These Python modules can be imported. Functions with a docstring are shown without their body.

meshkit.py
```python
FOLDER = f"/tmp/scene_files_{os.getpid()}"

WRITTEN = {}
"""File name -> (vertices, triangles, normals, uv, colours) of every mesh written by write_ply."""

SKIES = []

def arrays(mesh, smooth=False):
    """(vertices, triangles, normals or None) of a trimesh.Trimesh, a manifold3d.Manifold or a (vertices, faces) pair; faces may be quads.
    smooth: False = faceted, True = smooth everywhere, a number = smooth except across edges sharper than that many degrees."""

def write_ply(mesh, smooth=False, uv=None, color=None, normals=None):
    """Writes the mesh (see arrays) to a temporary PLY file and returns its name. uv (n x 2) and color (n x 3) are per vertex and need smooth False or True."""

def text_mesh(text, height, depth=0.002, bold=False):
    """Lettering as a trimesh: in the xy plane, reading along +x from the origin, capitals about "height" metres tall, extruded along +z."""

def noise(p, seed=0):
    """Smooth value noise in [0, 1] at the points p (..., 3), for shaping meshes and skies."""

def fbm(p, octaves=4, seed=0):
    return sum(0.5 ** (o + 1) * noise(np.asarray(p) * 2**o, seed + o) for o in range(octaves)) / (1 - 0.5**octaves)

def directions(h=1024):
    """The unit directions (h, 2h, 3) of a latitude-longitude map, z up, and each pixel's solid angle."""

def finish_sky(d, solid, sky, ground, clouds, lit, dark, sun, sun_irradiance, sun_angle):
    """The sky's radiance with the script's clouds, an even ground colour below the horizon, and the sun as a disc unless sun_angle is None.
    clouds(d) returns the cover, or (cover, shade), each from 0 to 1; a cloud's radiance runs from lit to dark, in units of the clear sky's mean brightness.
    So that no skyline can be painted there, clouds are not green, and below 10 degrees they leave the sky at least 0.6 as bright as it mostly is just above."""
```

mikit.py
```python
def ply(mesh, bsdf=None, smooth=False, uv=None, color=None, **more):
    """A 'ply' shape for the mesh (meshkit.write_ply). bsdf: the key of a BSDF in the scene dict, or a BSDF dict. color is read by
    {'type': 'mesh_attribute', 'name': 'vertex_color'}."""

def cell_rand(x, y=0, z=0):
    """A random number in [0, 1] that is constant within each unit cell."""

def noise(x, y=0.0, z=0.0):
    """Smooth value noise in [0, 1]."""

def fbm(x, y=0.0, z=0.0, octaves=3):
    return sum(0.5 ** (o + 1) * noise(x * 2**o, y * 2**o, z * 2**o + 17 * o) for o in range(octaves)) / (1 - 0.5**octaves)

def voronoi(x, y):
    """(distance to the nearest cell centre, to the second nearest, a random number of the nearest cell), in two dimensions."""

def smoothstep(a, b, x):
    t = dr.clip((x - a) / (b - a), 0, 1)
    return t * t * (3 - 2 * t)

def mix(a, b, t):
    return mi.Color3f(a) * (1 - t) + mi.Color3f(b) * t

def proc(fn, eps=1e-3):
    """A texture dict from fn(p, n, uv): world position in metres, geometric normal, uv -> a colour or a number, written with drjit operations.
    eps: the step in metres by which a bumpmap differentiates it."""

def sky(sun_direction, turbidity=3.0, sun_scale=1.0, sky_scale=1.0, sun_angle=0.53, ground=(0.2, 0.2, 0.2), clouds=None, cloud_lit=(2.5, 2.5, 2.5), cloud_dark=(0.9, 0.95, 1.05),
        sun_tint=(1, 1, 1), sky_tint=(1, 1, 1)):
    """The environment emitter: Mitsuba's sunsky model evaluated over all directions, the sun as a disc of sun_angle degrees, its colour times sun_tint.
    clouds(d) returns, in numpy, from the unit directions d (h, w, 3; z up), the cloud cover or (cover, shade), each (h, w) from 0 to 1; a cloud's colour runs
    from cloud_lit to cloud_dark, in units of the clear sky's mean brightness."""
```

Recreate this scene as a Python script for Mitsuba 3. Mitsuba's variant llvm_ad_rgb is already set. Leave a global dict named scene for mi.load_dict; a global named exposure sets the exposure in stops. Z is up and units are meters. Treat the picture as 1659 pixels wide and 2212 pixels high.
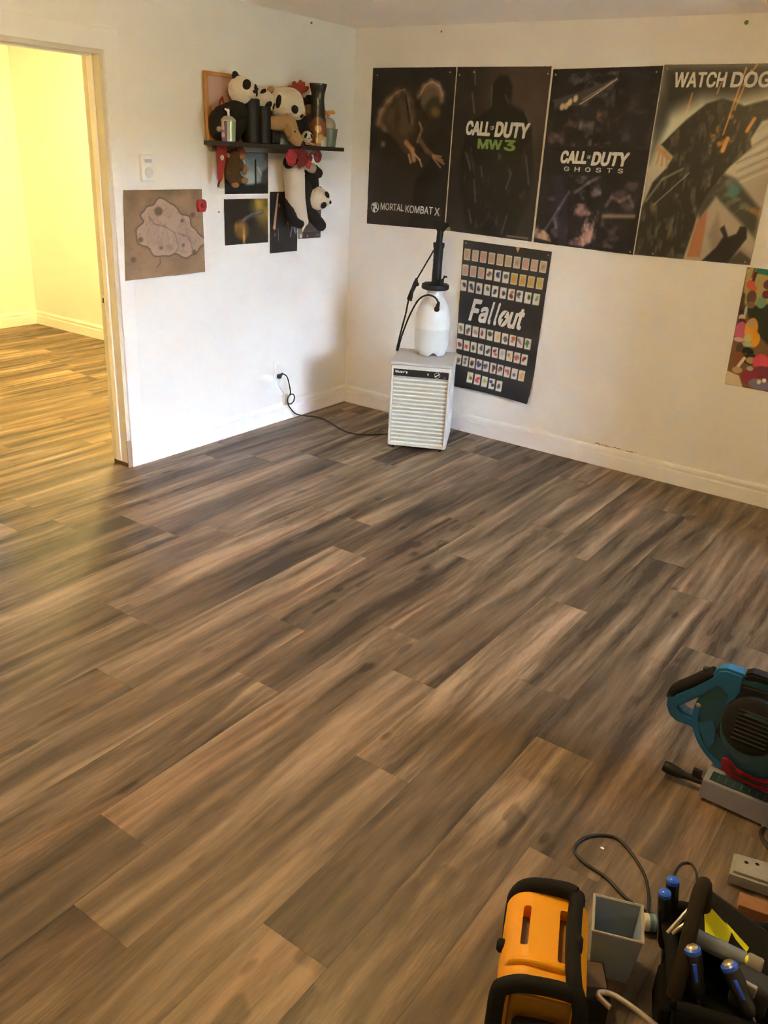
import math, random
import numpy as np, trimesh, drjit as dr, mitsuba as mi, mikit, meshkit
import manifold3d as m3
from shapely.geometry import Polygon, box as sbox
from mikit import fbm, noise, cell_rand, smoothstep, mix, voronoi
T = mi.ScalarTransform4f
rng = random.Random(7)

# ------------------------------------------------------------------ camera, sky, lamps, exposure
CAM = [3.75459, -4.86681, 1.74205]
FWD = [-0.51959106, 0.75815549, -0.39398653]
UP = [-0.26774727, 0.29341271, 0.91772566]
scene = {}
labels = {}
scene['camera'] = {'type': 'perspective', 'fov': 48.89, 'fov_axis': 'x', 'near_clip': 0.02, 'far_clip': 200.0,
                   'to_world': T().look_at(origin=CAM, target=[c + f for c, f in zip(CAM, FWD)], up=UP)}
exposure = 7.3
scene['sky'] = mikit.sky((-0.7, 0.3, 0.5), turbidity=4.0, sun_scale=0.0, sky_scale=6.2, ground=(0.12, 0.11, 0.10),
                         clouds=lambda d: 0.75 * np.ones(d.shape[:2]), cloud_lit=(1.05, 1.26, 1.46), cloud_dark=(0.9, 0.95, 1.05), sky_tint=(0.74, 0.98, 1.22))
LAMP_MAIN = (2.1, -2.9, 2.37, (1.04, 0.71, 0.29))     # x, y, z and radiance of the ceiling lamp
LAMP_HALL = (-1.60, -0.62, 2.33, (3.1, 2.42, 0.86))   # the lamp of the room behind the doorway

# ------------------------------------------------------------------ helpers
def bsdf(name, color=(0.5, 0.5, 0.5), rough=0.6, metal=0.0, spec=0.5, coat=0.0, bump=None, two=True, **kw):
    c = color if isinstance(color, dict) else {'type': 'rgb', 'value': list(color)}
    d = {'type': 'principled', 'base_color': c, 'roughness': rough, 'metallic': metal, 'specular': spec, **kw}
    if coat:
        d['clearcoat'] = coat
        d['clearcoat_gloss'] = 0.9
    if bump:
        d = {'type': 'bumpmap', 'arbitrary': bump[0], 'scale': bump[1], 'bsdf': d}
    if two:
        d = {'type': 'twosided', 'bsdf': d}
    scene['mat_' + name] = d
    return 'mat_' + name

def key_for(name):
    if name not in scene and name not in labels:
        return name
    i = 1
    while f'{name}_{i:03d}' in scene or f'{name}_{i:03d}' in labels:
        i += 1
    return f'{name}_{i:03d}'

def thing(name, label, cat, group=None):
    k = key_for(name)
    labels[k] = {'label': label, 'category': cat}
    if group:
        labels[k]['group'] = group
    return k

OFF = [0.0, 0.0, 0.0]
def part(parent, name, mesh, mat, smooth=False, label=None, **kw):
    """a part of a thing; the mesh is in world coordinates"""
    k = key_for(parent + '__' + name if parent else name)
    if any(OFF):
        mesh = mesh.copy()
        mesh.apply_translation(OFF)
    scene[k] = mikit.ply(mesh, mat, smooth=smooth, **kw)
    if label:
        labels[k] = {'label': label}
    return k

def solo(name, mesh, mat, label, cat, smooth=False, group=None, **kw):
    k = thing(name, label, cat, group)
    scene[k] = mikit.ply(mesh, mat, smooth=smooth, **kw)
    return k

def struct(name, mesh, mat, smooth=False, label=None, **kw):
    scene[name] = mikit.ply(mesh, mat, smooth=smooth, **kw)
    labels[name] = {'kind': 'structure'}
    if label:
        labels[name]['label'] = label
    return name

def cat(*ms):
    out = []
    for m in ms:
        if isinstance(m, (list, tuple)):
            out += list(m)
        else:
            out.append(m)
    return trimesh.util.concatenate(out)

def bx(x0, x1, y0, y1, z0, z1):
    b = trimesh.creation.box((x1 - x0, y1 - y0, z1 - z0))
    b.apply_translation(((x0 + x1) / 2, (y0 + y1) / 2, (z0 + z1) / 2))
    return b

def rbox(x0, x1, y0, y1, z0, z1, r=0.004, seg=10):
    """box with rounded edges: the hull of eight spheres"""
    r = min(r, (x1 - x0) / 2.01, (y1 - y0) / 2.01, (z1 - z0) / 2.01)
    s = m3.Manifold.sphere(r, seg)
    ps = [s.translate((x, y, z)) for x in (x0 + r, x1 - r) for y in (y0 + r, y1 - r) for z in (z0 + r, z1 - r)]
    return tm(m3.Manifold.batch_hull(ps))

def tm(man):
    m = man.to_mesh()
    return trimesh.Trimesh(np.array(m.vert_properties[:, :3], float), np.array(m.tri_verts), process=False)

def man(mesh):
    return m3.Manifold(m3.Mesh(vert_properties=np.asarray(mesh.vertices, np.float32), tri_verts=np.asarray(mesh.faces, np.uint32)))

def mv(mesh, loc=(0, 0, 0), rz=0.0, rx=0.0, ry=0.0, s=None):
    m = mesh.copy()
    if s is not None:
        m.vertices = m.vertices * np.asarray(s)
    M = np.eye(4)
    for a, ax in ((rx, [1, 0, 0]), (ry, [0, 1, 0]), (rz, [0, 0, 1])):
        if a:
            M = trimesh.transformations.rotation_matrix(a, ax) @ M
    M[:3, 3] = loc
    m.apply_transform(M)
    return m

def frame(o, x, y, z):
    M = np.eye(4)
    M[:3, 0], M[:3, 1], M[:3, 2], M[:3, 3] = x, y, z, o
    return M

def put(mesh, M):
    m = mesh.copy()
    m.apply_transform(M)
    return m

def lathe(prof, seg=32, loc=(0, 0, 0), axis=None):
    """profile [(r, z)...] turned about z, then axis z -> axis, moved to loc"""
    m = trimesh.creation.revolve(np.array(prof, float), sections=seg)
    if m.volume < 0:
        m.invert()
    if axis is not None:
        m.apply_transform(trimesh.geometry.align_vectors([0, 0, 1], axis))
    m.apply_translation(loc)
    return m

def cyl(p, q, r, seg=20, r2=None, bev=0.0):
    p, q = np.array(p, float), np.array(q, float)
    L = np.linalg.norm(q - p)
    r2 = r if r2 is None else r2
    b = min(bev, r * 0.9, L * 0.45)
    prof = [(0, 0), (r - b, 0)] + ([(r, b)] if b else []) + ([(r2, L - b)] if b else [(r2, L)]) + ([(r2 - b, L)] if b else []) + [(0, L)]
    return lathe(prof, seg, p, (q - p) / L)

def spline(pts, n=12):
    """Catmull-Rom through pts"""
    P = np.array(pts, float)
    P = np.vstack([2 * P[0] - P[1], P, 2 * P[-1] - P[-2]])
    out = []
    for i in range(1, len(P) - 2):
        t = np.linspace(0, 1, n, endpoint=False)[:, None]
        a, b, c, d = P[i - 1], P[i], P[i + 1], P[i + 2]
        out.append(0.5 * (2 * b + (c - a) * t + (2 * a - 5 * b + 4 * c - d) * t ** 2 + (3 * b - a - 3 * c + d) * t ** 3))
    return np.vstack(out + [P[-2:-1]])

def tube(pts, r, seg=10, n=10, smooth=True):
    """round tube along a spline; r one number or one per given point"""
    P = spline(pts, n) if smooth else np.array(pts, float)
    R = np.interp(np.linspace(0, 1, len(P)), np.linspace(0, 1, len(r)), r) if np.ndim(r) else np.full(len(P), r)
    tg = np.gradient(P, axis=0)
    tg /= np.linalg.norm(tg, axis=1, keepdims=True) + 1e-12
    up = np.array([0, 0, 1.0]) if abs(tg[0][2]) < 0.9 else np.array([1.0, 0, 0])
    V = []
    x = np.cross(up, tg[0])
    for p, t, rr in zip(P, tg, R):
        x = x - t * (x @ t)
        x /= np.linalg.norm(x)
        y = np.cross(t, x)
        a = np.arange(seg) * 2 * np.pi / seg
        V.append(p + rr * (np.cos(a)[:, None] * x + np.sin(a)[:, None] * y))
    k = len(P)
    V = np.vstack(V + [P[:1], P[-1:]])
    F = []
    for i in range(k - 1):
        for j in range(seg):
            a, b = i * seg + j, i * seg + (j + 1) % seg
            F += [[a, b, b + seg], [a, b + seg, a + seg]]
    for j in range(seg):
        F += [[k * seg, (j + 1) % seg, j], [k * seg + 1, (k - 1) * seg + j, (k - 1) * seg + (j + 1) % seg]]
    return trimesh.Trimesh(V, np.array(F), process=False)

def extr(poly, h, M=None, bev=0.0):
    """extrude a polygon (points or shapely) along its local z, with a small chamfer on both faces if bev"""
    g = poly if hasattr(poly, 'exterior') else Polygon(poly)
    if not g.is_valid:
        g = g.buffer(0)
    if bev:
        loops = [np.array(g.exterior.coords)[:-1]] + [np.array(r.coords)[:-1] for r in g.interiors]
        cs = m3.CrossSection([l if Polygon(l).exterior.is_ccw == (i == 0) else l[::-1] for i, l in enumerate(loops)])
        inner = cs.offset(-bev, m3.JoinType.Round, 2.0, 16)
        a = cs.extrude(h - 2 * bev).translate((0, 0, bev))
        b = inner.extrude(h)
        m = tm(a + b)
    else:
        m = trimesh.creation.extrude_polygon(g, h, engine='earcut')
    if M is not None:
        m.apply_transform(M)
    return m

def capsules(prims, edge=0.006, it=8):
    """one continuous body: union of hulls of spheres (p, r, q, r2, colour), refined, smoothed; vertex colours from the nearest bone"""
    parts = []
    for p, r, q, r2, c in prims:
        a = m3.Manifold.sphere(r, 20).translate(tuple(map(float, p)))
        b = m3.Manifold.sphere(r2, 20).translate(tuple(map(float, q)))
        parts.append(m3.Manifold.batch_hull([a, b]))
    u = m3.Manifold.batch_boolean(parts, m3.OpType.Add).refine_to_length(edge)
    m = tm(u)
    m.merge_vertices()
    trimesh.smoothing.filter_taubin(m, iterations=it)
    V = m.vertices
    best, col = np.full(len(V), 1e9), np.zeros((len(V), 3))
    for p, r, q, r2, c in prims:
        p, q = np.array(p, float), np.array(q, float)
        d = q - p
        t = np.clip(((V - p) @ d) / max(d @ d, 1e-12), 0, 1)
        dist = np.linalg.norm(V - (p + t[:, None] * d), axis=1) - (r + (r2 - r) * t)
        w = dist < best
        best[w], col[w] = dist[w], c
    return m, col

def ellipsoid(c, r, axes=None, sub=3):
    m = trimesh.creation.icosphere(subdivisions=sub)
    m.vertices = m.vertices * np.array(r)
    if axes is not None:
        m.vertices = m.vertices @ np.array(axes)     # rows: the three axis directions
    m.apply_translation(c)
    return m

# ------------------------------------------------------------------ materials of the room
WALL = bsdf('wall', {'type': 'proc', **{k: v for k, v in mikit.proc(lambda p, n, uv: mix((0.80, 0.775, 0.725), (0.84, 0.815, 0.765), fbm(p.x * 2.3, p.y * 2.3, p.z * 2.3))).items() if k != 'type'}}, 0.55, spec=0.3)
CEIL = bsdf('ceiling', (0.78, 0.72, 0.66), 0.9, spec=0.1)
TRIM = bsdf('trim', (0.84, 0.82, 0.78), 0.35)
JAMB = bsdf('jamb', (0.66, 0.61, 0.51), 0.4)
RAW = bsdf('raw_edge', (0.10, 0.065, 0.04), 0.9)
RAWWOOD = bsdf('raw_wood', (0.35, 0.25, 0.17), 0.9)
SUB = bsdf('subfloor', (0.12, 0.10, 0.08), 0.9)

def plank_color(p, n, uv):
    """u: metres along the plank + 10 x its number; v: metres across + its tone from 0 to 20"""
    pid = dr.floor(uv.x * 0.1)
    tone = dr.floor(uv.y)
    v = uv.y - tone
    u = uv.x - pid * 10
    s = pid * 7.31
    warp = fbm(u * 1.6 + s, v * 4.0, s, 2) - 0.5
    w2 = fbm(u * 6.0 + s, v * 14.0, s + 31.0, 2) - 0.5
    vv = v + warp * 0.075 + w2 * 0.012
    band = fbm(u * 0.9 + s, vv * 17.0, s * 1.7, 2)
    cloud = fbm(u * 2.6 + s, vv * 14.0, s + 5.0, 3)
    streak = fbm(u * 3.2 + s, vv * 48.0, s + 3.0, 3)
    fine = fbm(u * 26.0 + s, v * 300.0, s + 9.0, 2)
    knot = smoothstep(0.66, 0.84, noise(u * 10.0 + s, v * 26.0, s + 11.0)) * smoothstep(0.50, 0.72, noise(u * 2.3 + s, v * 7.0, s + 2.0))
    t = 0.46 + (tone / 20.0 - 0.5) * 0.52 + (band - 0.5) * 1.15 + (cloud - 0.5) * 0.50 + (streak - 0.5) * 0.78 + (fine - 0.5) * 0.26
    t = dr.clip(t - knot * 0.30, 0.0, 1.0)
    dark, mid, light = mi.Color3f(0.040, 0.0262, 0.0162), mi.Color3f(0.146, 0.0970, 0.0570), mi.Color3f(0.330, 0.234, 0.148)
    c = dr.select(t < 0.5, mix(dark, mid, t * 2), mix(mid, light, t * 2 - 1))
    pink = smoothstep(0.55, 0.8, noise(u * 1.7 + s, v * 12.0, s + 21.0))
    return c * mix((1, 1, 1), (1.05, 0.95, 0.92), pink)

def plank_rough(p, n, uv):
    return 0.40 + 0.16 * fbm(p.x * 3.0, p.y * 3.0, 1.0) + 0.10 * fbm(p.x * 60.0, p.y * 9.0, 5.0)

PLANK = bsdf('plank', mikit.proc(plank_color), mikit.proc(plank_rough), spec=0.5)

# ------------------------------------------------------------------ the room
H, X1, Y0 = 2.44, 5.0, -5.7              # ceiling, right wall, front wall
DY0, DY1, DH = -2.80, -1.965, 2.11       # doorway in the left wall
HX, HY = -3.83, -3.1                     # the room behind it
WY0, WY1, WZ0, WZ1 = -2.25, -1.15, 0.90, 2.12   # window in the right wall
CX, CY = 3.40, -0.62                     # closet corner

struct('floor', bx(HX - 0.13, X1 + 0.13, Y0 - 0.13, 0.13, -0.12, -0.0075), SUB, label='wood plank floor')
ROWS = {-6: -2.69, -5: -1.1, -4: -2.42, -3: -0.9, -2: -1.70 - 1.34, -1: -1.70, 0: -2.01, 1: -2.68, 2: -3.045, 3: -3.788, 4: -2.68, 5: -1.80, 6: -2.433, 7: -2.69, 8: -3.14, 9: -0.3}
TONES = {(0, -3.35): 15, (0, -2.01): 7, (0, -4.69): 3, (0, -0.67): 8, (-1, -3.04): 4, (-1, -1.70): 9, (-1, -4.38): 12, (1, -2.68): 11, (1, -4.02): 12, (1, -1.34): 7, (2, -3.045): 9, (2, -1.705): 11, (2, -4.385): 10,
         (3, -3.788): 12, (3, -5.128): 6, (3, -2.448): 9, (4, -2.68): 3, (4, -4.02): 12, (4, -1.34): 8, (5, -3.14): 15, (5, -1.80): 7, (5, -4.48): 9, (6, -3.773): 5, (6, -5.113): 15, (6, -2.433): 6, (7, -2.69): 7, (7, -4.03): 12, (8, -3.14): 4, (8, -4.48): 12, (8, -1.80): 9, (9, -2.98): 12}
def plank(x0, x1, y0, y1, pid, tone):
    c, g, th = 0.0004, 0.0001, 0.0075
    x0, x1, y0, y1 = x0 + g, x1 - g, y0 + g, y1 - g
    V, UV = [], []
    off = rng.uniform(0.5, 6.5)
    for ins, z in ((c, 0.0), (0, -c), (0, -th)):
        for x, y in ((x0 + ins, y0 + ins), (x1 - ins, y0 + ins), (x1 - ins, y1 - ins), (x0 + ins, y1 - ins)):
            V.append((x, y, z))
            UV.append((pid * 10 + off + (y - y0), tone + 0.02 + (x - x0)))
    F = [(0, 1, 2), (0, 2, 3)]
    for k in (0, 4):
        for i in range(4):
            a, b = k + i, k + (i + 1) % 4
            F += [(a, a + 4, b + 4), (a, b + 4, b)]
    return trimesh.Trimesh(V, F, process=False), np.array(UV)
pid = 1
PW, PL = 0.2005, 1.34
for k in range(-27, 18):
    x0, x1 = 1.513 + PW * k, 1.513 + PW * (k + 1)
    x0, x1 = max(x0, HX), min(x1, X1)
    if x1 - x0 < 0.01:
        continue
    ylo = HY if x1 < 0.05 else Y0
    j = ROWS.get(k, -rng.uniform(0, PL))
    j -= math.ceil((j - ylo) / PL) * PL
    while j < 0:
        y0, y1 = max(j, ylo), min(j + PL, 0.0)
        if y1 - y0 > 0.01:
            tone = next((t for (kk, yy), t in TONES.items() if kk == k and abs(yy - j) < 0.06), None)
            tone = tone if tone is not None else min(16, max(4, int(rng.gauss(9.5, 2.3))))
            m, uv = plank(x0, x1, y0, y1, pid, tone)
            part('floor', 'plank', m, PLANK, uv=uv)
            pid += 1
        j += PL

wt = 0.13
struct('wall_left', cat(bx(-wt, 0, DY1, 0, 0, H), bx(-wt, 0, DY0, DY1, DH, H), bx(-wt, 0, Y0, DY0, 0, H)), WALL)
struct('wall_back', bx(HX - wt, X1 + wt, 0, wt, 0, H), WALL)
struct('wall_front', bx(-wt, X1 + wt, Y0 - wt, Y0, 0, H), WALL)
struct('wall_right', cat(bx(X1, X1 + wt, WY1, 0, 0, H), bx(X1, X1 + wt, Y0, WY0, 0, H), bx(X1, X1 + wt, WY0, WY1, 0, WZ0), bx(X1, X1 + wt, WY0, WY1, WZ1, H)), WALL)
struct('wall_closet', cat(bx(CX, X1, CY - 0.1, CY, 0, H), bx(CX, CX + 0.1, CY, 0, 0, H)), WALL)
struct('wall_hall_far', bx(HX - wt, HX, HY - wt, 0, 0, H), WALL)
struct('wall_hall_front', bx(HX, -wt, HY - wt, HY, 0, H), WALL)
struct('ceiling', bx(HX - wt, X1 + wt, Y0 - wt, wt, H, H + 0.12), CEIL)

def baseboard(L):
    """profile in (depth, height): square foot, groove, small cove; length along +z"""
    prof = [(0, 0), (0.014, 0), (0.014, 0.078), (0.0128, 0.081), (0.010, 0.083), (0.0088, 0.087), (0.0088, 0.091), (0.0102, 0.096), (0.0112, 0.102), (0.0108, 0.110), (0.0085, 0.118), (0.004, 0.124), (0, 0.126)]
    return extr(prof, L)
def base_run(name, p, q, normal):
    p, q = np.array(p, float), np.array(q, float)
    L = np.linalg.norm(q - p)
    d = (q - p) / L
    m = put(baseboard(L), frame(p, normal, [0, 0, 1], d))
    if np.dot(np.cross(normal, [0, 0, 1]), d) < 0:
        m.invert()
    return struct(name, m, TRIM)
base_run('baseboard_back', (0, 0, 0), (CX, 0, 0), [0, -1, 0])
base_run('baseboard_left', (0, 0, 0), (0, -1.878, 0), [1, 0, 0])
base_run('baseboard_hall_far', (HX, 0, 0), (HX, HY, 0), [1, 0, 0])
base_run('baseboard_hall_back', (HX, 0, 0), (-wt, 0, 0), [0, -1, 0])

# door frame: casing on the room side, jamb lining, stop, strike plate
cz = DH + 0.092
c0, c1 = DY1 + 0.001, DY1 + 0.087
struct('trim_1', cat(rbox(0, 0.014, c0, c1, 0, cz, 0.003), rbox(0, 0.0138, DY0 - 0.086, c0 + 0.003, DH - 0.003, cz - 0.0005, 0.003), rbox(0, 0.014, DY0 - 0.087, DY0 - 0.001, 0, cz, 0.003)), TRIM, label='white flat door casing')
jt = 0.02
struct('door_1', cat(bx(-wt - 0.002, 0.001, DY1 - jt, DY1, 0.026, DH), bx(-wt - 0.002, 0.001, DY0, DY0 + jt, 0.026, DH), bx(-wt - 0.002, 0.001, DY0, DY1, DH - jt, DH)), JAMB, label='cream painted door jamb lining the doorway')
part('door_1', 'door_stop', cat(rbox(-0.088, -0.052, DY1 - jt - 0.011, DY1 - jt + 0.001, 0.03, DH - jt, 0.003), rbox(-0.088, -0.052, DY0 + jt, DY0 + jt + 0.011, 0.03, DH - jt, 0.003), rbox(-0.0875, -0.0525, DY0 + jt, DY1 - jt, DH - jt - 0.011, DH - jt + 0.001, 0.003)), TRIM, label='lighter stop strip')
part('door_1', 'raw_bottom_edge', cat(bx(-wt, -0.006, DY1 - jt + 0.003, DY1 - 0.002, 0.0, 0.027)), RAW, label='dark broken gap under the jamb')
part('door_1', 'raw_wood_strip', cat(bx(-0.004, 0.0012, DY1 - jt - 0.0006, DY1 + 0.0006, 0.0, 0.16)), RAWWOOD, label='bare wood edge at the foot of the jamb')
STEEL = bsdf('steel', (0.55, 0.52, 0.47), 0.35, metal=1.0)
BLACKHOLE = bsdf('hole', (0.012, 0.010, 0.008), 0.9)
part('door_1', 'strike_plate', rbox(-0.126, -0.098, DY1 - jt - 0.0015, DY1 - jt + 0.001, 0.895, 0.955, 0.002), STEEL, label='small metal strike plate')
part('door_1__strike_plate', 'latch_hole', rbox(-0.116, -0.106, DY1 - jt - 0.0022, DY1 - jt, 0.912, 0.938, 0.002), BLACKHOLE)

# window in the right wall (out of the frame; the daylight comes in through it)
fr = 0.05
struct('window_1', cat(rbox(X1 - 0.02, X1 + wt, WY0, WY0 + fr, WZ0, WZ1), rbox(X1 - 0.02, X1 + wt, WY1 - fr, WY1, WZ0, WZ1), rbox(X1 - 0.02, X1 + wt, WY0, WY1, WZ0, WZ0 + fr), rbox(X1 - 0.02, X1 + wt, WY0, WY1, WZ1 - fr, WZ1),
                      rbox(X1 + 0.03, X1 + 0.07, (WY0 + WY1) / 2 - 0.02, (WY0 + WY1) / 2 + 0.02, WZ0, WZ1)), TRIM, label='open window')

# outside the window: porch roof and a tall hedge-dark fence (out of the frame)
OUT = bsdf('outside', (0.10, 0.11, 0.08), 0.9)
struct('wall_outside_fence', bx(14.0, 14.15, -16, 12, -0.3, 2.6), OUT)
struct('ceiling_porch', bx(X1 + wt, 6.9, -2.85, -0.55, 2.32, 2.42), OUT)
struct('wall_porch_right', bx(X1 + wt, 6.9, -2.85, -2.75, -0.3, 2.32), OUT)
struct('wall_porch_left', bx(X1 + wt, 6.9, -0.65, -0.55, -0.3, 2.32), OUT)
struct('floor_porch', bx(X1 + wt, 14.0, -16, 12, -0.4, -0.3), OUT)

# ceiling lamps (out of the frame): glass domes that shine
LAMPBASE = bsdf('lamp_base', (0.7, 0.68, 0.62), 0.4)
def ceiling_lamp(L, label, r):
    x, y, z, rad = L
    t = thing('ceiling_lamp', label, 'lamp')
    part(t, 'base_plate', lathe([(0, 0), (r * 0.8, 0), (r * 0.8, H - z - 0.001), (0, H - z - 0.001)], 32, (x, y, z)), LAMPBASE, smooth=30)
    dome = lathe([(0, -r * 0.75)] + [(r * math.sin(a), -r * 0.75 * math.cos(a)) for a in np.linspace(0.15, math.pi / 2, 10)] + [(r, 0.0), (0, 0.0)], 32, (x, y, z))
    k = part(t, 'shade', dome, LAMPBASE, smooth=30)
    scene[k]['emitter'] = {'type': 'area', 'radiance': {'type': 'rgb', 'value': list(rad)}}
ceiling_lamp(LAMP_MAIN, 'round ceiling lamp over the middle of the room', 0.14)
ceiling_lamp(LAMP_HALL, 'round ceiling lamp in the yellow lit room behind the doorway', 0.12)

# ------------------------------------------------------------------ printed sheets on the walls
PRINT = bsdf('print', {'type': 'mesh_attribute', 'name': 'vertex_color'}, 0.38, spec=0.4)
MATTE = bsdf('vertex_matte', {'type': 'mesh_attribute', 'name': 'vertex_color'}, 0.9, spec=0.1)
INKW = bsdf('ink_white', (0.62, 0.60, 0.56), 0.5)
INKG = bsdf('ink_green', (0.16, 0.27, 0.05), 0.5)
INKP = bsdf('ink_grey', (0.50, 0.49, 0.46), 0.5)
INKD = bsdf('ink_dark', (0.018, 0.017, 0.017), 0.5)
def lin(c):
    c = np.asarray(c, float) / 255.0
    return np.where(c < 0.04045, c / 12.92, ((c + 0.055) / 1.055) ** 2.4)

class Canvas:
    """colours on a grid of points; coordinates s (from left) and t (from top), 0 to 1; sizes in units of the sheet's width"""
    def __init__(self, w, h, res, bg):
        self.w, self.h = w, h
        self.nx, self.ny = int(w / res) + 2, int(h / res) + 2
        s, t = np.meshgrid(np.linspace(0, 1, self.nx), np.linspace(0, 1, self.ny))
        self.s, self.t = s.ravel(), t.ravel()
        self.P = np.stack([self.s, self.t * h / w], 1)
        self.c = np.tile(np.array(bg, float), (len(self.s), 1))
    def q(self, p):
        return np.array([p[0], p[1] * self.h / self.w])
    def n(self, fx, fy, seed, oct=4):
        return meshkit.fbm(np.stack([self.P[:, 0] * fx, self.P[:, 1] * fy, np.full(len(self.s), seed * 3.7)], 1), oct, seed)
    def lay(self, m, col, a=1.0):
        m = np.clip(m * a, 0, 1)[:, None]
        self.c = self.c * (1 - m) + np.asarray(col, float) * m
    def soft(self, d, e):
        x = np.clip(0.5 - d / e, 0, 1)
        return x * x * (3 - 2 * x)
    def seg(self, a, b, w, col, e=0.01, al=1.0, w2=None):
        a, b = self.q(a), self.q(b)
        d = b - a
        k = np.clip((self.P - a) @ d / max(d @ d, 1e-9), 0, 1)
        r = np.linalg.norm(self.P - a - k[:, None] * d, axis=1) - (w + ((w if w2 is None else w2) - w) * k)
        self.lay(self.soft(r, e), col, al)
    def line(self, pts, w, col, e=0.01, al=1.0):
        for a, b in zip(pts[:-1], pts[1:]):
            self.seg(a, b, w, col, e, al)
    def ell(self, c, rx, ry, col, rot=0.0, e=0.01, al=1.0):
        d = self.P - self.q(c)
        x, y = d[:, 0] * math.cos(rot) + d[:, 1] * math.sin(rot), -d[:, 0] * math.sin(rot) + d[:, 1] * math.cos(rot)
        self.lay(self.soft((np.hypot(x / rx, y / ry) - 1) * min(rx, ry), e), col, al)
    def poly(self, pts, col, e=0.01, al=1.0, mod=None):
        Q = np.array([self.q(p) for p in pts])
        ins, dist = np.zeros(len(self.P), bool), np.full(len(self.P), 9.0)
        for a, b in zip(Q, np.roll(Q, -1, 0)):
            d = b - a
            k = np.clip((self.P - a) @ d / max(d @ d, 1e-9), 0, 1)
            dist = np.minimum(dist, np.linalg.norm(self.P - a - k[:, None] * d, axis=1))
            cr = (a[1] > self.P[:, 1]) != (b[1] > self.P[:, 1])
            xi = a[0] + (self.P[:, 1] - a[1]) * d[0] / (d[1] if abs(d[1]) > 1e-9 else 1e-9)
            ins ^= cr & (self.P[:, 0] < xi)
        m = self.soft(np.where(ins, -dist, dist), e)
        self.lay(m if mod is None else m * mod, col, al)

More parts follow.
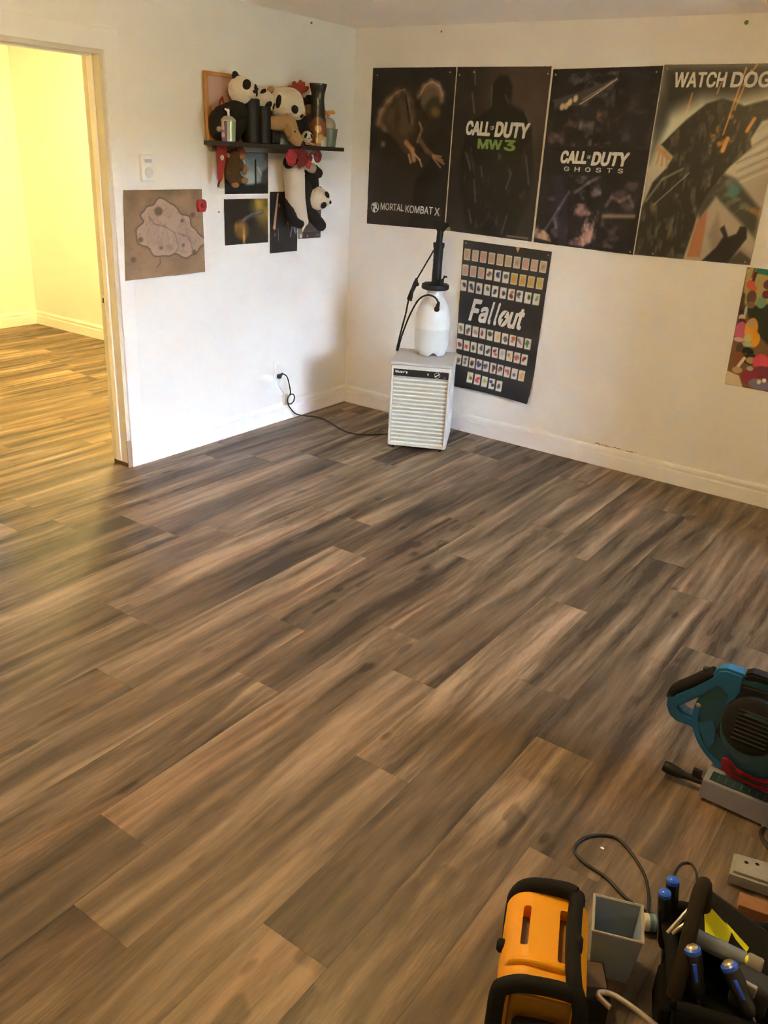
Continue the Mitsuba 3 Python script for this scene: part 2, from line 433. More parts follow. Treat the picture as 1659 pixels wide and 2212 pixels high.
from shapely import union_all
class Sheet:
    """a sheet pinned flat on a wall: TL, TR, BR, BL corners, the wall's normal, and how far each point stands off"""
    def __init__(self, TL, TR, BR, BL, N, off=0.003, bend=None):
        self.C = [np.array(x, float) for x in (TL, TR, BR, BL)]
        self.N, self.off, self.bend = np.array(N, float), off, bend
        self.w = np.linalg.norm(self.C[1] - self.C[0])
        self.h = np.linalg.norm(self.C[3] - self.C[0])
    def at(self, s, t, lift=0.0):
        s, t = np.asarray(s, float)[:, None], np.asarray(t, float)[:, None]
        TL, TR, BR, BL = self.C
        p = TL * (1 - s) * (1 - t) + TR * s * (1 - t) + BR * s * t + BL * (1 - s) * t
        d = self.off + (0 if self.bend is None else self.bend(s, t)) + np.asarray(lift).reshape(-1, 1)
        return p + self.N * d
    def mesh(self, cv):
        V = self.at(cv.s, cv.t)
        nx, ny = cv.nx, cv.ny
        i = (np.arange(ny - 1)[:, None] * nx + np.arange(nx - 1)[None]).ravel()
        F = np.vstack([np.stack([i, i + nx, i + 1], 1), np.stack([i + 1, i + nx, i + nx + 1], 1)])
        m = trimesh.Trimesh(V, F, process=False)
        if (m.face_normals.mean(0) @ self.N) < 0:
            F = F[:, ::-1]
        return trimesh.Trimesh(V, F, process=False)
    def text(self, txt, s0, s1, t0, t1, slant=0.0, bold=True, grow=0.0, tilt=0.0, thick=0.0006, fat=0.0):
        m = meshkit.text_mesh(txt, 0.1, 0.001, bold)
        if fat:
            low = m.faces[(m.triangles[:, :, 2] < 1e-6).all(1)]
            g = union_all([Polygon(m.vertices[f_, :2]).buffer(1e-5) for f_ in low]).buffer(fat, join_style='mitre').simplify(0.0004)
            m = cat([trimesh.creation.extrude_polygon(q_, 0.001, engine='earcut') for q_ in getattr(g, 'geoms', [g])])
        b = m.bounds
        x, y = (m.vertices[:, 0] - b[0, 0]) / (b[1, 0] - b[0, 0]), (m.vertices[:, 1] - b[0, 1]) / (b[1, 1] - b[0, 1])
        z = (m.vertices[:, 2] > 0.0005) * thick + 0.0003
        s = s0 + (s1 - s0) * x + slant * y
        t = t1 + (t0 - t1) * y * (1 + grow * x) + tilt * x
        o = trimesh.Trimesh(self.at(s, t, z), m.faces, process=False)
        if o.volume < 0:
            o.invert()
        return o

def sheet_thing(name, label, cat, sh, cv, group=None):
    k = thing(name, label, cat, group)
    part(k, 'sheet', sh.mesh(cv), PRINT, smooth=True, color=lin(cv.c))
    return k

def ripple(a, fs, ft, ph):
    return lambda s, t: a * (0.5 + 0.5 * np.sin(fs * s + ft * t + ph))

N_B, N_L = [0, -1, 0], [1, 0, 0]
def on_back(x0, x1, z0, z1, off=0.003, bend=None, dx=(0, 0, 0, 0), dz=(0, 0, 0, 0)):
    return Sheet((x0 + dx[0], 0, z1 + dz[0]), (x1 + dx[1], 0, z1 + dz[1]), (x1 + dx[2], 0, z0 + dz[2]), (x0 + dx[3], 0, z0 + dz[3]), N_B, off, bend)
def on_left(y0, y1, z0, z1, off=0.003, bend=None, dy=(0, 0, 0, 0), dz=(0, 0, 0, 0)):
    return Sheet((0, y0 + dy[0], z1 + dz[0]), (0, y1 + dy[1], z1 + dz[1]), (0, y1 + dy[2], z0 + dz[2]), (0, y0 + dy[3], z0 + dz[3]), N_L, off, bend)

PIN = bsdf('pin_metal', (0.55, 0.48, 0.30), 0.3, metal=0.7)
def pins(k, sh, spots, mat=PIN):
    for s, t in spots:
        p = sh.at([s], [t])[0]
        part(k, 'pin', lathe([(0, 0.0035), (0.003, 0.003), (0.0048, 0.001), (0.005, 0)], 10, p, sh.N), mat, smooth=True)

GB = 'big game posters in a row along the back wall'
# 1: the poster next to the corner
sh = on_back(0.150, 0.769, 1.275, 2.214, 0.003, ripple(0.003, 5, 3, 0.4), dz=(0, 0.002, 0.011, -0.002))
cv = Canvas(sh.w, sh.h, 0.0036, (35, 32, 28))
cv.c *= (0.75 + 0.5 * cv.n(3, 3, 1))[:, None]
cv.ell((0.45, 0.3), 0.35, 0.3, (58, 50, 40), e=0.3, al=0.6)
body = [(0.10, 0.33), (0.17, 0.24), (0.30, 0.16), (0.41, 0.13), (0.52, 0.155), (0.62, 0.19), (0.70, 0.25), (0.66, 0.36), (0.58, 0.42), (0.50, 0.47), (0.62, 0.50), (0.78, 0.54), (0.70, 0.62), (0.60, 0.70), (0.55, 1.0), (0.0, 1.0), (0.02, 0.55), (0.10, 0.45)]
cv.poly(body, (44, 38, 31), 0.03, 0.9)
cv.poly([(0.14, 0.30), (0.30, 0.19), (0.42, 0.17), (0.55, 0.26), (0.55, 0.38), (0.45, 0.44), (0.28, 0.40)], (70, 59, 46), 0.12, 0.85)
cv.line([(0.10, 0.34), (0.13, 0.27), (0.22, 0.20), (0.33, 0.15)], 0.030, (98, 80, 62), 0.075, 0.85)
cv.line([(0.41, 0.14), (0.46, 0.19), (0.50, 0.27), (0.52, 0.33)], 0.020, (84, 73, 57), 0.045, 0.75)
cv.line([(0.46, 0.15), (0.51, 0.20), (0.54, 0.29)], 0.012, (78, 68, 54), 0.035, 0.6)
cv.ell((0.735, 0.19), 0.115, 0.165, (74, 63, 51), 0.5, 0.04, 1)
cv.ell((0.76, 0.245), 0.09, 0.12, (46, 41, 36), 0.6, 0.05, 0.9)
cv.line([(0.585, 0.17), (0.64, 0.115), (0.72, 0.088), (0.80, 0.105), (0.855, 0.155), (0.86, 0.195)], 0.024, (98, 82, 68), 0.06, 0.9)
cv.ell((0.795, 0.265), 0.055, 0.045, (96, 80, 38), 0.4, 0.05, 0.6)
cv.line([(0.61, 0.33), (0.645, 0.37), (0.60, 0.45)], 0.012, (118, 98, 76), 0.02, 0.8)
cv.line([(0.11, 0.33), (0.18, 0.37), (0.26, 0.38)], 0.030, (82, 66, 52), 0.05, 0.85)
cv.line([(0.42, 0.16), (0.455, 0.24), (0.49, 0.33)], 0.010, (36, 31, 27), 0.02, 0.8)
cv.line([(0.30, 0.18), (0.34, 0.30), (0.33, 0.40)], 0.030, (56, 46, 36), 0.06, 0.7)
cv.line([(0.10, 0.34), (0.12, 0.27), (0.20, 0.205), (0.31, 0.15), (0.41, 0.128)], 0.006, (112, 90, 70), 0.016, 0.8)
cv.line([(0.60, 0.165), (0.655, 0.105), (0.735, 0.085), (0.82, 0.11), (0.862, 0.17)], 0.007, (122, 100, 84), 0.016, 0.85)
cv.line([(0.60, 0.23), (0.66, 0.28), (0.70, 0.31)], 0.020, (40, 35, 30), 0.03, 0.8)
cv.lay(np.clip((cv.n(20, 20, 6) - 0.5) * 4, 0, 1) * (np.abs(cv.s - 0.42) < 0.3) * (cv.t > 0.15) * (cv.t < 0.5), (38, 33, 28), 0.35)
cv.line([(0.24, 0.36), (0.38, 0.44), (0.47, 0.50)], 0.035, (60, 48, 38), 0.05, 0.9)
cv.line([(0.46, 0.455), (0.54, 0.50), (0.57, 0.56)], 0.026, (122, 96, 72), 0.03, 0.85)
cv.line([(0.50, 0.53), (0.53, 0.58)], 0.012, (130, 105, 80), 0.02, 0.8)
cv.line([(0.56, 0.52), (0.64, 0.56), (0.67, 0.60)], 0.010, (135, 110, 84), 0.015, 0.8)
cv.line([(0.62, 0.43), (0.72, 0.50), (0.78, 0.52)], 0.024, (78, 62, 48), 0.03, 0.9)
for k in range(4):
    cv.seg((0.80, 0.525 + 0.006 * k), (0.90 + 0.02 * (k % 3), 0.535 + 0.022 * k), 0.009, (112, 90, 68), 0.014, 0.85)
cv.ell((0.17, 0.47), 0.03, 0.03, (84, 84, 66), 0, 0.03, 0.7)
cv.lay(np.clip((cv.n(14, 4, 5) - 0.55) * 3, 0, 1) * (cv.t > 0.45) * (cv.t < 0.8), (56, 50, 42), 0.35)
cv.c = np.clip((cv.c - 34) * 1.75 + 34, 0, 255)
k1 = sheet_thing('poster', 'black poster of a hunched brown figure nearest the room corner', 'poster', sh, cv, GB)
for w_, a_, b_, c_, d_ in (('MORTAL', 0.175, 0.475, 0.851, 0.899), ('KOMBAT', 0.500, 0.845, 0.855, 0.905), ('X', 0.868, 0.930, 0.858, 0.910)):
    part(k1, 'lettering', sh.text(w_, a_, b_, c_, d_), INKP, label='pale grey title lettering')
def on_sheet(sh, polys, lift=0.0003, thick=0.0006):
    """flat printed shapes given in (x, y) units of the sheet's width"""
    ms = []
    for g in polys:
        for gg in getattr(g, 'geoms', [g]):
            m = trimesh.creation.extrude_polygon(gg, 1.0, engine='earcut')
            z = (m.vertices[:, 2] > 0.5) * thick + lift
            o = trimesh.Trimesh(sh.at(m.vertices[:, 0], m.vertices[:, 1] * sh.w / sh.h, z), m.faces, process=False)
            if o.volume < 0:
                o.invert()
            ms.append(o)
    return cat(ms)
from shapely.geometry import Point, LineString
c0 = (0.102, 0.885 * sh.h / sh.w)
pt = Point(c0)
em = pt.buffer(0.052).difference(pt.buffer(0.044)).union(LineString([(c0[0] - 0.01, c0[1] + 0.042), (c0[0] - 0.014, c0[1] + 0.012), (c0[0] + 0.012, c0[1] - 0.004), (c0[0] + 0.004, c0[1] - 0.030), (c0[0] - 0.022, c0[1] - 0.022)]).buffer(0.013)).union(LineString([(c0[0] + 0.010, c0[1] + 0.002), (c0[0] + 0.034, c0[1] + 0.016)]).buffer(0.008))
part(k1, 'emblem', on_sheet(sh, [em]), INKP, label='round pale emblem')
pins(k1, sh, [(0.06, 0.045), (0.93, 0.03)])

# 2
sh = on_back(0.777, 1.392, 1.282, 2.216, 0.0035, ripple(0.002, 4, 2, 2.0), dz=(0, 0, -0.006, 0.004))
cv = Canvas(sh.w, sh.h, 0.0036, (38, 33, 29))
cv.ell((0.72, 0.16), 0.35, 0.4, (70, 56, 48), e=0.5, al=0.8)
cv.c *= (0.8 + 0.4 * cv.n(4, 4, 2))[:, None]
cv.poly([(0.16, 0.40), (0.24, 0.30), (0.40, 0.24), (0.41, 0.10), (0.47, 0.05), (0.56, 0.05), (0.62, 0.11), (0.62, 0.21), (0.78, 0.25), (0.86, 0.33), (0.92, 0.55), (0.92, 0.75), (0.80, 0.98), (0.25, 0.98), (0.14, 0.75), (0.12, 0.52)], (24, 22, 20), 0.05, 0.95)
hl = np.clip((cv.n(22, 9, 8, 4) - 0.56) * 5, 0, 1)
cv.poly([(0.16, 0.44), (0.30, 0.48), (0.70, 0.48), (0.88, 0.42), (0.91, 0.70), (0.78, 0.96), (0.25, 0.96), (0.16, 0.7)], (100, 92, 84), 0.06, 0.40, hl)
for a, b in (((0.40, 0.11), (0.41, 0.22)), ((0.17, 0.50), (0.24, 0.60)), ((0.29, 0.66), (0.33, 0.80)), ((0.26, 0.85), (0.30, 0.93)), ((0.84, 0.50), (0.90, 0.66)), ((0.70, 0.60), (0.66, 0.70)), ((0.36, 0.58), (0.38, 0.64)), ((0.70, 0.86), (0.66, 0.97)), ((0.55, 0.16), (0.60, 0.20)), ((0.78, 0.25), (0.84, 0.31)), ((0.19, 0.15), (0.23, 0.26))):
    cv.seg(a, b, 0.006, (96, 88, 76), 0.030, 0.62)
cv.line([(0.20, 0.02), (0.215, 0.10)], 0.008, (96, 84, 66), 0.015, 0.6)
cv.c = np.clip((cv.c - 34) * 1.6 + 34, 0, 255)
k2 = sheet_thing('poster', 'almost black poster of a dim standing figure with white and green lettering', 'poster', sh, cv, GB)
def cod(sh, k, s0, s1, t0, t1, tilt):
    w = s1 - s0
    for m_ in (sh.text('CALL', s0, s0 + 0.40 * w, t0, t1, 0.012, tilt=tilt * 0.4, fat=0.0055), sh.text('OF', s0 + 0.407 * w, s0 + 0.462 * w, t0 + 0.30 * (t1 - t0), t0 + 0.58 * (t1 - t0), 0.0), sh.text('DUTY', s0 + 0.472 * w, s1, t0, t1 + 0.004, 0.016, tilt=tilt * 0.5, fat=0.0055)):
        part(k, 'lettering', m_, INKW, label='bold white lettering')
cod(sh, k2, 0.147, 0.835, 0.309, 0.396, 0.004)
for w_, a_, b_, c_, d_ in (('MW', 0.297, 0.570, 0.414, 0.473), ('3', 0.590, 0.718, 0.411, 0.477)):
    part(k2, 'subtitle', sh.text(w_, a_, b_, c_, d_, fat=0.004), INKG, label='green lettering under the title')
part(k2, 'rating_mark', on_sheet(sh, [sbox(0.01, 1.478, 0.06, 1.508)]), INKG)
part(k2, 'rating_mark', on_sheet(sh, [sbox(0.72, 1.478, 0.96, 1.498)], 0.0003), bsdf('ink_dim', (0.10, 0.09, 0.08), 0.5))
pins(k2, sh, [(0.03, 0.045), (0.97, 0.04), (0.19, 0.03)])

# 3
sh = on_back(1.405, 2.027, 1.268, 2.207, 0.003, ripple(0.003, 6, 2, 1.0), dz=(-0.006, 0.008, -0.002, 0.006))
cv = Canvas(sh.w, sh.h, 0.0036, (30, 27, 29))
nA, nB = cv.n(6, 6, 3), cv.n(18, 14, 4)
cv.c *= (0.6 + 0.7 * nA)[:, None]
cells = [((0.05, 0.02), (0.62, 0.22), (88, 82, 82)), ((0.64, 0.02), (0.98, 0.24), (58, 46, 50)), ((0.02, 0.24), (0.30, 0.42), (104, 76, 76)), ((0.31, 0.26), (0.46, 0.42), (92, 88, 86)), ((0.47, 0.22), (0.72, 0.42), (96, 66, 60)),
         ((0.73, 0.24), (0.99, 0.42), (56, 52, 60)), ((0.02, 0.58), (0.33, 0.98), (98, 92, 108)), ((0.34, 0.58), (0.62, 0.78), (104, 98, 112)), ((0.36, 0.74), (0.62, 0.99), (128, 104, 104)), ((0.63, 0.60), (0.95, 0.98), (70, 60, 62))]
for i, (a, b, c) in enumerate(cells):
    m = np.clip((cv.n(9, 11, 11 + i, 4) - 0.50) * 4.5, 0, 1)
    cv.poly([a, (b[0], a[1]), b, (a[0], b[1])], c, 0.03, 0.75, m)
cv.poly([(0.02, 0.17), (0.45, 0.09), (0.60, 0.05), (0.64, 0.065), (0.48, 0.14), (0.34, 0.19), (0.1, 0.215)], (52, 48, 46), 0.02, 0.9)
cv.line([(0.30, 0.19), (0.45, 0.13), (0.61, 0.06)], 0.006, (150, 138, 122), 0.012, 0.7)
cv.line([(0.32, 0.165), (0.47, 0.11), (0.57, 0.07)], 0.005, (120, 110, 98), 0.012, 0.6)
for s_, t_ in ((0.25, 0.16), (0.20, 0.18), (0.13, 0.205), (0.17, 0.20)):
    cv.ell((s_, t_), 0.022, 0.03, (150, 140, 120), 0.2, 0.015, 0.75)
cv.line([(0.16, 0.60), (0.24, 0.74), (0.30, 0.98)], 0.05, (34, 31, 38), 0.05, 0.9)
cv.line([(0.10, 0.92), (0.22, 0.78), (0.30, 0.68)], 0.008, (100, 94, 104), 0.04, 0.6)
cv.line([(0.36, 0.68), (0.48, 0.62), (0.58, 0.58)], 0.010, (102, 98, 104), 0.04, 0.6)
cv.poly([(0.50, 0.82), (0.55, 0.76), (0.60, 0.82), (0.58, 0.96), (0.50, 0.99), (0.46, 0.90)], (150, 126, 122), 0.03, 0.8, np.clip((nB - 0.35) * 4, 0, 1))
cv.line([(0.68, 0.74), (0.72, 0.69), (0.80, 0.71), (0.88, 0.68), (0.93, 0.73)], 0.012, (104, 88, 88), 0.04, 0.6)
cv.seg((0.67, 0.80), (0.95, 0.785), 0.016, (112, 100, 90), 0.035, 0.75)
cv.poly([(0.0, 0.91), (0.10, 0.92), (0.16, 0.95), (0.18, 0.985), (0.0, 0.97)], (150, 126, 110), 0.02, 0.8, np.clip(nB * 2.2 - 0.4, 0, 1))
for y in (0.44, 0.575):
    cv.seg((0, y), (1, y), 0.004, (16, 14, 15), 0.02, 0.8)
cv.poly([(0.12, 0.44), (0.9, 0.43), (0.9, 0.575), (0.12, 0.58)], (26, 23, 24), 0.08, 0.85)
cv.c = np.clip((cv.c - 32) * 1.75 + 32, 0, 255)
k3 = sheet_thing('poster', 'dark collage poster with white lettering across its middle', 'poster', sh, cv, GB)
cod(sh, k3, 0.170, 0.815, 0.446, 0.520, -0.006)
for i, c in enumerate('GHOSTS'):
    part(k3, 'subtitle_letter', sh.text(c, 0.222 + 0.1035 * i, 0.222 + 0.1035 * i + 0.052, 0.536 - 0.001 * i, 0.562 - 0.001 * i), INKP, label='spaced grey letter under the title')
pins(k3, sh, [(0.03, 0.03), (0.95, 0.03), (0.97, 0.985)])

# 4
sh = on_back(2.033, 2.662, 1.272, 2.220, 0.003, ripple(0.004, 5, 3, 3.0), dz=(0, 0.002, 0.008, -0.004))
cv = Canvas(sh.w, sh.h, 0.0036, (150, 140, 124))
nA, nB = cv.n(5, 5, 21), cv.n(24, 10, 22)
cv.ell((0.42, 0.32), 0.5, 0.45, (176, 178, 162), e=0.5, al=0.95)
cv.poly([(0, 0), (1, 0), (1, 0.06), (0.85, 0.12), (0.65, 0.16), (0.35, 0.16), (0.10, 0.24), (0, 0.34)], (40, 36, 30), 0.20, 0.95)
cv.poly([(0, 0.15), (0.10, 0.20), (0.10, 0.30), (0.04, 0.42), (0, 0.5)], (58, 60, 54), 0.10, 0.8)
for i in range(16):
    a = 0.45 + 0.035 * i
    cv.seg((a, 0.40 + 0.02 * (i % 5)), (a + 0.45, 0.40 - 0.30 + 0.012 * i), 0.004 + 0.004 * (i % 3), (176, 166, 150) if i % 2 else (132, 124, 116), 0.012, 0.5)
for i in range(7):
    cv.seg((0.72 + 0.01 * i, 0.46 + 0.020 * i), (1.0, 0.36 + 0.024 * i), 0.006, (120, 112, 104) if i % 2 else (190, 178, 160), 0.012, 0.6)
cv.poly([(0.42, 0.66), (0.58, 0.52), (0.75, 0.56), (0.98, 0.70), (1.0, 0.86), (0.82, 0.76), (0.62, 0.66), (0.52, 0.78)], (62, 60, 50), 0.05, 0.95)
cv.poly([(0.42, 0.66), (0.58, 0.52), (0.75, 0.56), (0.98, 0.70), (1.0, 0.86), (0.82, 0.76), (0.62, 0.66)], (118, 126, 112), 0.05, 0.6, np.clip((cv.n(13, 16, 23) - 0.55) * 5, 0, 1))
cv.ell((0.75, 0.62), 0.05, 0.05, (70, 118, 118), 0, 0.05, 0.8)
cv.ell((0.95, 0.72), 0.06, 0.02, (150, 110, 60), 0.4, 0.03, 0.7)
cv.poly([(0.62, 0.66), (1.0, 0.90), (1.0, 1.0), (0.50, 1.0), (0.52, 0.78)], (150, 140, 126), 0.04, 0.9)
cv.poly([(0.62, 0.86), (0.66, 0.74), (0.72, 0.86), (1.0, 0.94), (1.0, 1.0), (0.70, 1.0)], (112, 100, 88), 0.06, 0.6)
coat = [(0.08, 0.40), (0.16, 0.34), (0.26, 0.27), (0.40, 0.19), (0.52, 0.165), (0.62, 0.18), (0.70, 0.20), (0.86, 0.17), (0.99, 0.18), (1.0, 0.24), (0.86, 0.27), (0.80, 0.36), (0.82, 0.40), (0.68, 0.50), (0.56, 0.62), (0.50, 0.72), (0.48, 0.84), (0.44, 1.0), (0.0, 1.0), (0.0, 0.74), (0.06, 0.60), (0.16, 0.52), (0.20, 0.46)]
cv.poly(coat, (44, 40, 32), 0.025, 0.98)
cv.poly(coat, (112, 105, 86), 0.03, 0.62, np.clip((nB - 0.52) * 5, 0, 1))
cv.poly([(0.50, 0.30), (0.64, 0.22), (0.72, 0.26), (0.66, 0.38), (0.54, 0.44), (0.44, 0.42)], (196, 138, 66), 0.05, 0.75, np.clip((cv.n(16, 12, 25) - 0.53) * 6, 0, 1))
for a, b, w in (((0.66, 0.02), (0.58, 0.34), 0.006), ((0.70, 0.03), (0.63, 0.22), 0.005), ((0.74, 0.0), (0.66, 0.10), 0.005), ((0.80, 0.26), (0.76, 0.32), 0.014), ((0.62, 0.36), (0.60, 0.42), 0.018), ((0.5, 0.06), (0.47, 0.14), 0.004), ((0.27, 0.14), (0.25, 0.24), 0.004), ((0.90, 0.19), (0.93, 0.24), 0.014)):
    cv.seg(a, b, w, (214, 152, 82), 0.016, 0.8)
cv.line([(0.06, 0.42), (0.12, 0.44), (0.17, 0.47)], 0.020, (150, 118, 84), 0.03, 0.85)
for i in range(3):
    cv.seg((0.08 + 0.03 * i, 0.43 + 0.006 * i), (0.07 + 0.045 * i, 0.50 + 0.008 * i), 0.009, (156, 124, 90), 0.014, 0.85)
cv.line([(0.03, 0.70), (0.14, 0.58), (0.30, 0.52)], 0.010, (116, 114, 96), 0.016, 0.75)
cv.line([(0.10, 0.72), (0.36, 0.54)], 0.005, (138, 136, 118), 0.010, 0.8)
cv.poly([(0.50, 0.80), (0.57, 0.72), (0.58, 0.84), (0.58, 0.98), (0.47, 0.985)], (150, 98, 62), 0.02, 0.9)
cv.poly([(0.60, 1.0), (0.70, 0.92), (0.74, 0.86), (0.70, 0.82), (0.73, 0.80), (0.78, 0.86), (0.84, 0.84), (0.86, 0.80), (0.91, 0.80), (0.93, 0.86), (0.88, 0.92), (0.82, 1.0)], (36, 32, 28), 0.02, 0.95)
cv.poly([(0.80, 1.0), (0.9, 0.93), (1.0, 0.97), (1.0, 1.0)], (66, 60, 52), 0.03, 0.9)
cv.c = np.clip((cv.c - 40) * 1.28 + 38, 0, 235)
k4 = sheet_thing('poster', 'light grey poster of a dark coat with orange sparks, rightmost of the row', 'poster', sh, cv, GB)
for m_ in (sh.text('WATCH', 0.100, 0.520, 0.036, 0.112, 0.004, fat=0.002), sh.text('DOGS', 0.560, 0.960, 0.036, 0.112, 0.004, fat=0.002)):
    part(k4, 'lettering', m_, INKW, label='weathered white lettering')
pins(k4, sh, [(0.03, 0.02), (0.955, 0.985), (0.17, 0.985)])

# the tall dark poster with rows of little cards, curling at its foot
def curl(s, t):
    k = np.clip((t - 0.72) / 0.28, 0, 1)
    return 0.004 + 0.006 * np.sin(3.2 * t) ** 2 + 0.045 * k ** 2 * (0.45 + 0.55 * np.abs(2 * s - 1) ** 2)
sh = on_back(0.921, 1.533, 0.302, 1.241, 0.002, curl, dx=(-0.002, 0.0, -0.022, 0.020), dz=(0, -0.009, -0.006, 0.006))
cv = Canvas(sh.w, sh.h, 0.0032, (54, 49, 46))
cv.lay(1 - np.abs(np.sin(cv.t * 9.0)), (38, 35, 34), 0.6)
cv.ell((0.5, 0.45), 0.75, 0.16, (34, 31, 30), e=0.2, al=0.8)
cv.lay(np.clip((cv.t - 0.85) / 0.15, 0, 1), (28, 26, 27), 0.9)
rg = random.Random(3)
def card(s, t, kind):
    w, hh = 0.037, 0.0365
    a, b = 0.5 * w * 2, hh
    cv.poly([(s - w, t - b), (s + w, t - b), (s + w, t + b), (s - w, t + b)], (206, 200, 190), 0.006, 1)
    if kind == 'tan':
        cv.poly([(s - w * .84, t - b * .84), (s + w * .84, t - b * .84), (s + w * .84, t + b * .84), (s - w * .84, t + b * .84)], rg.choice([(176, 156, 122), (182, 160, 130), (170, 156, 118), (184, 150, 128)]), 0.006, 1)
        cv.ell((s, t), w * .5, w * .6, rg.choice([(150, 120, 96), (190, 164, 140), (196, 130, 130)]), 0, 0.02, 0.7)
    elif kind == 'gold':
        cv.poly([(s - w * .84, t - b * .84), (s + w * .84, t - b * .84), (s + w * .84, t + b * .84), (s - w * .84, t + b * .84)], (186, 164, 78), 0.006, 1)
        cv.ell((s, t), w * .5, w * .6, rg.choice([(206, 120, 70), (160, 140, 60), (190, 150, 90)]), 0, 0.02, 0.8)
    else:
        for _ in range(3):
            cv.ell((s + rg.uniform(-.4, .4) * w, t + rg.uniform(-.4, .4) * b), w * rg.uniform(.25, .55), w * rg.uniform(.3, .75), kind if rg.random() < 0.75 else tuple(int(x * .55) for x in kind), rg.uniform(-1, 1), 0.012, 0.9)
blue, red, olive, grey, orange, green, brown = (70, 76, 110), (196, 60, 52), (122, 124, 80), (96, 94, 92), (216, 160, 70), (70, 160, 66), (120, 84, 60)
rows = [(0.055, 0.930, 0.091, 0.100, ['tan'] * 10), (0.046, 0.919, 0.195, 0.206, ['tan'] * 3 + [(150, 130, 120), blue, blue] + ['gold'] * 4), (0.040, 0.906, 0.298, 0.309, [grey, blue, blue, grey, blue, blue, (170, 100, 70), blue, green, green]),
        (0.045, 0.880, 0.592, 0.607, [olive, brown, (190, 150, 110), (130, 70, 70), olive, (200, 180, 110), grey, (190, 90, 50), (150, 130, 140), (90, 110, 70)]), (0.040, 0.863, 0.703, 0.715, [(150, 60, 70), red, olive, grey, grey, red, (190, 170, 160), orange, (180, 80, 60), (150, 70, 50)]),
        (0.040, 0.857, 0.812, 0.827, [olive, (110, 110, 96), brown, blue, (110, 110, 130), (180, 90, 90), (150, 100, 90), (190, 90, 90), (90, 110, 150), orange]), (0.218, 0.600, 0.919, 0.932, [(200, 180, 60), red, (180, 170, 90), blue, grey])]
for a, b, t0, t1, kinds in rows:
    for i, kd in enumerate(kinds):
        u = i / (len(kinds) - 1)
        card(a + (b - a) * u, t0 + (t1 - t0) * u, kd)
cv.poly([(0.605, 0.0), (0.655, 0.0), (0.632, 0.035)], (190, 150, 84), 0.008, 1)
k5 = sheet_thing('poster', 'tall dark poster with rows of small picture cards, curling beside the white tank', 'poster', sh, cv)
seq = [('F', 0.130, 0.235, 0.372, 0.055), ('a', 0.245, 0.345, 0.414, 0.04), ('l', 0.366, 0.402, 0.372, 0.055), ('l', 0.436, 0.472, 0.372, 0.055), ('o', 0.484, 0.600, 0.414, 0.04), ('u', 0.600, 0.695, 0.416, 0.04), ('t', 0.700, 0.770, 0.384, 0.045)]
for c, a, b, t0, sl in seq:
    part(k5, 'title_letter', sh.text(c, a, b, t0, 0.527, sl, fat=0.003), INKW, label='slanted white title letter')
hw = sh.h / sh.w
part(k5, 'lightning_mark', (on_sheet(sh, [Polygon([(0.552 + 0.05 * math.cos(a) + 0.020 * -math.sin(a), (0.4705 + 0.0375 * math.sin(a)) * hw) for a in np.linspace(0, 2 * math.pi, 28)[:-1]])], 0.0004)), INKW)
part(k5, 'lightning_bolt', on_sheet(sh, [Polygon([(0.602, 0.410 * hw), (0.532, 0.472 * hw), (0.560, 0.474 * hw), (0.520, 0.536 * hw), (0.592, 0.466 * hw), (0.566, 0.462 * hw)])], 0.0012), INKD, label='black lightning bolt in the title')
pins(k5, sh, [(0.03, 0.02), (0.965, 0.025)])

# the bright cartoon-coloured poster that the frame cuts
sh = on_back(2.650, 3.262, 0.643, 1.270, 0.003, ripple(0.003, 5, 4, 0.0), dx=(0, 0, 0, 0.012))
cv = Canvas(sh.w, sh.h, 0.0032, (126, 92, 60))
rg = random.Random(11)
cv.poly([(0, 0), (0.5, 0), (0.5, 0.16), (0.3, 0.30), (0.10, 0.34), (0.02, 0.28)], (176, 160, 104), 0.02, 1)
cv.poly([(0.06, 0.0), (0.075, 0.0), (0.065, 0.08), (0.05, 0.08)], (112, 76, 50), 0.006, 1)
cv.seg((0.10, 0.02), (0.32, 0.035), 0.022, (30, 120, 100), 0.008)
cv.seg((0.08, 0.04), (0.07, 0.12), 0.012, (90, 40, 36), 0.008)
cv.poly([(0.05, 0.32), (0.30, 0.26), (0.9, 0.30), (1, 0.55), (0.32, 0.62), (0.14, 0.50)], (44, 48, 36), 0.03, 1)
cv.poly([(0.0, 0.20), (0.03, 0.22), (0.04, 0.34), (0.0, 0.42)], (80, 60, 42), 0.02, 1)
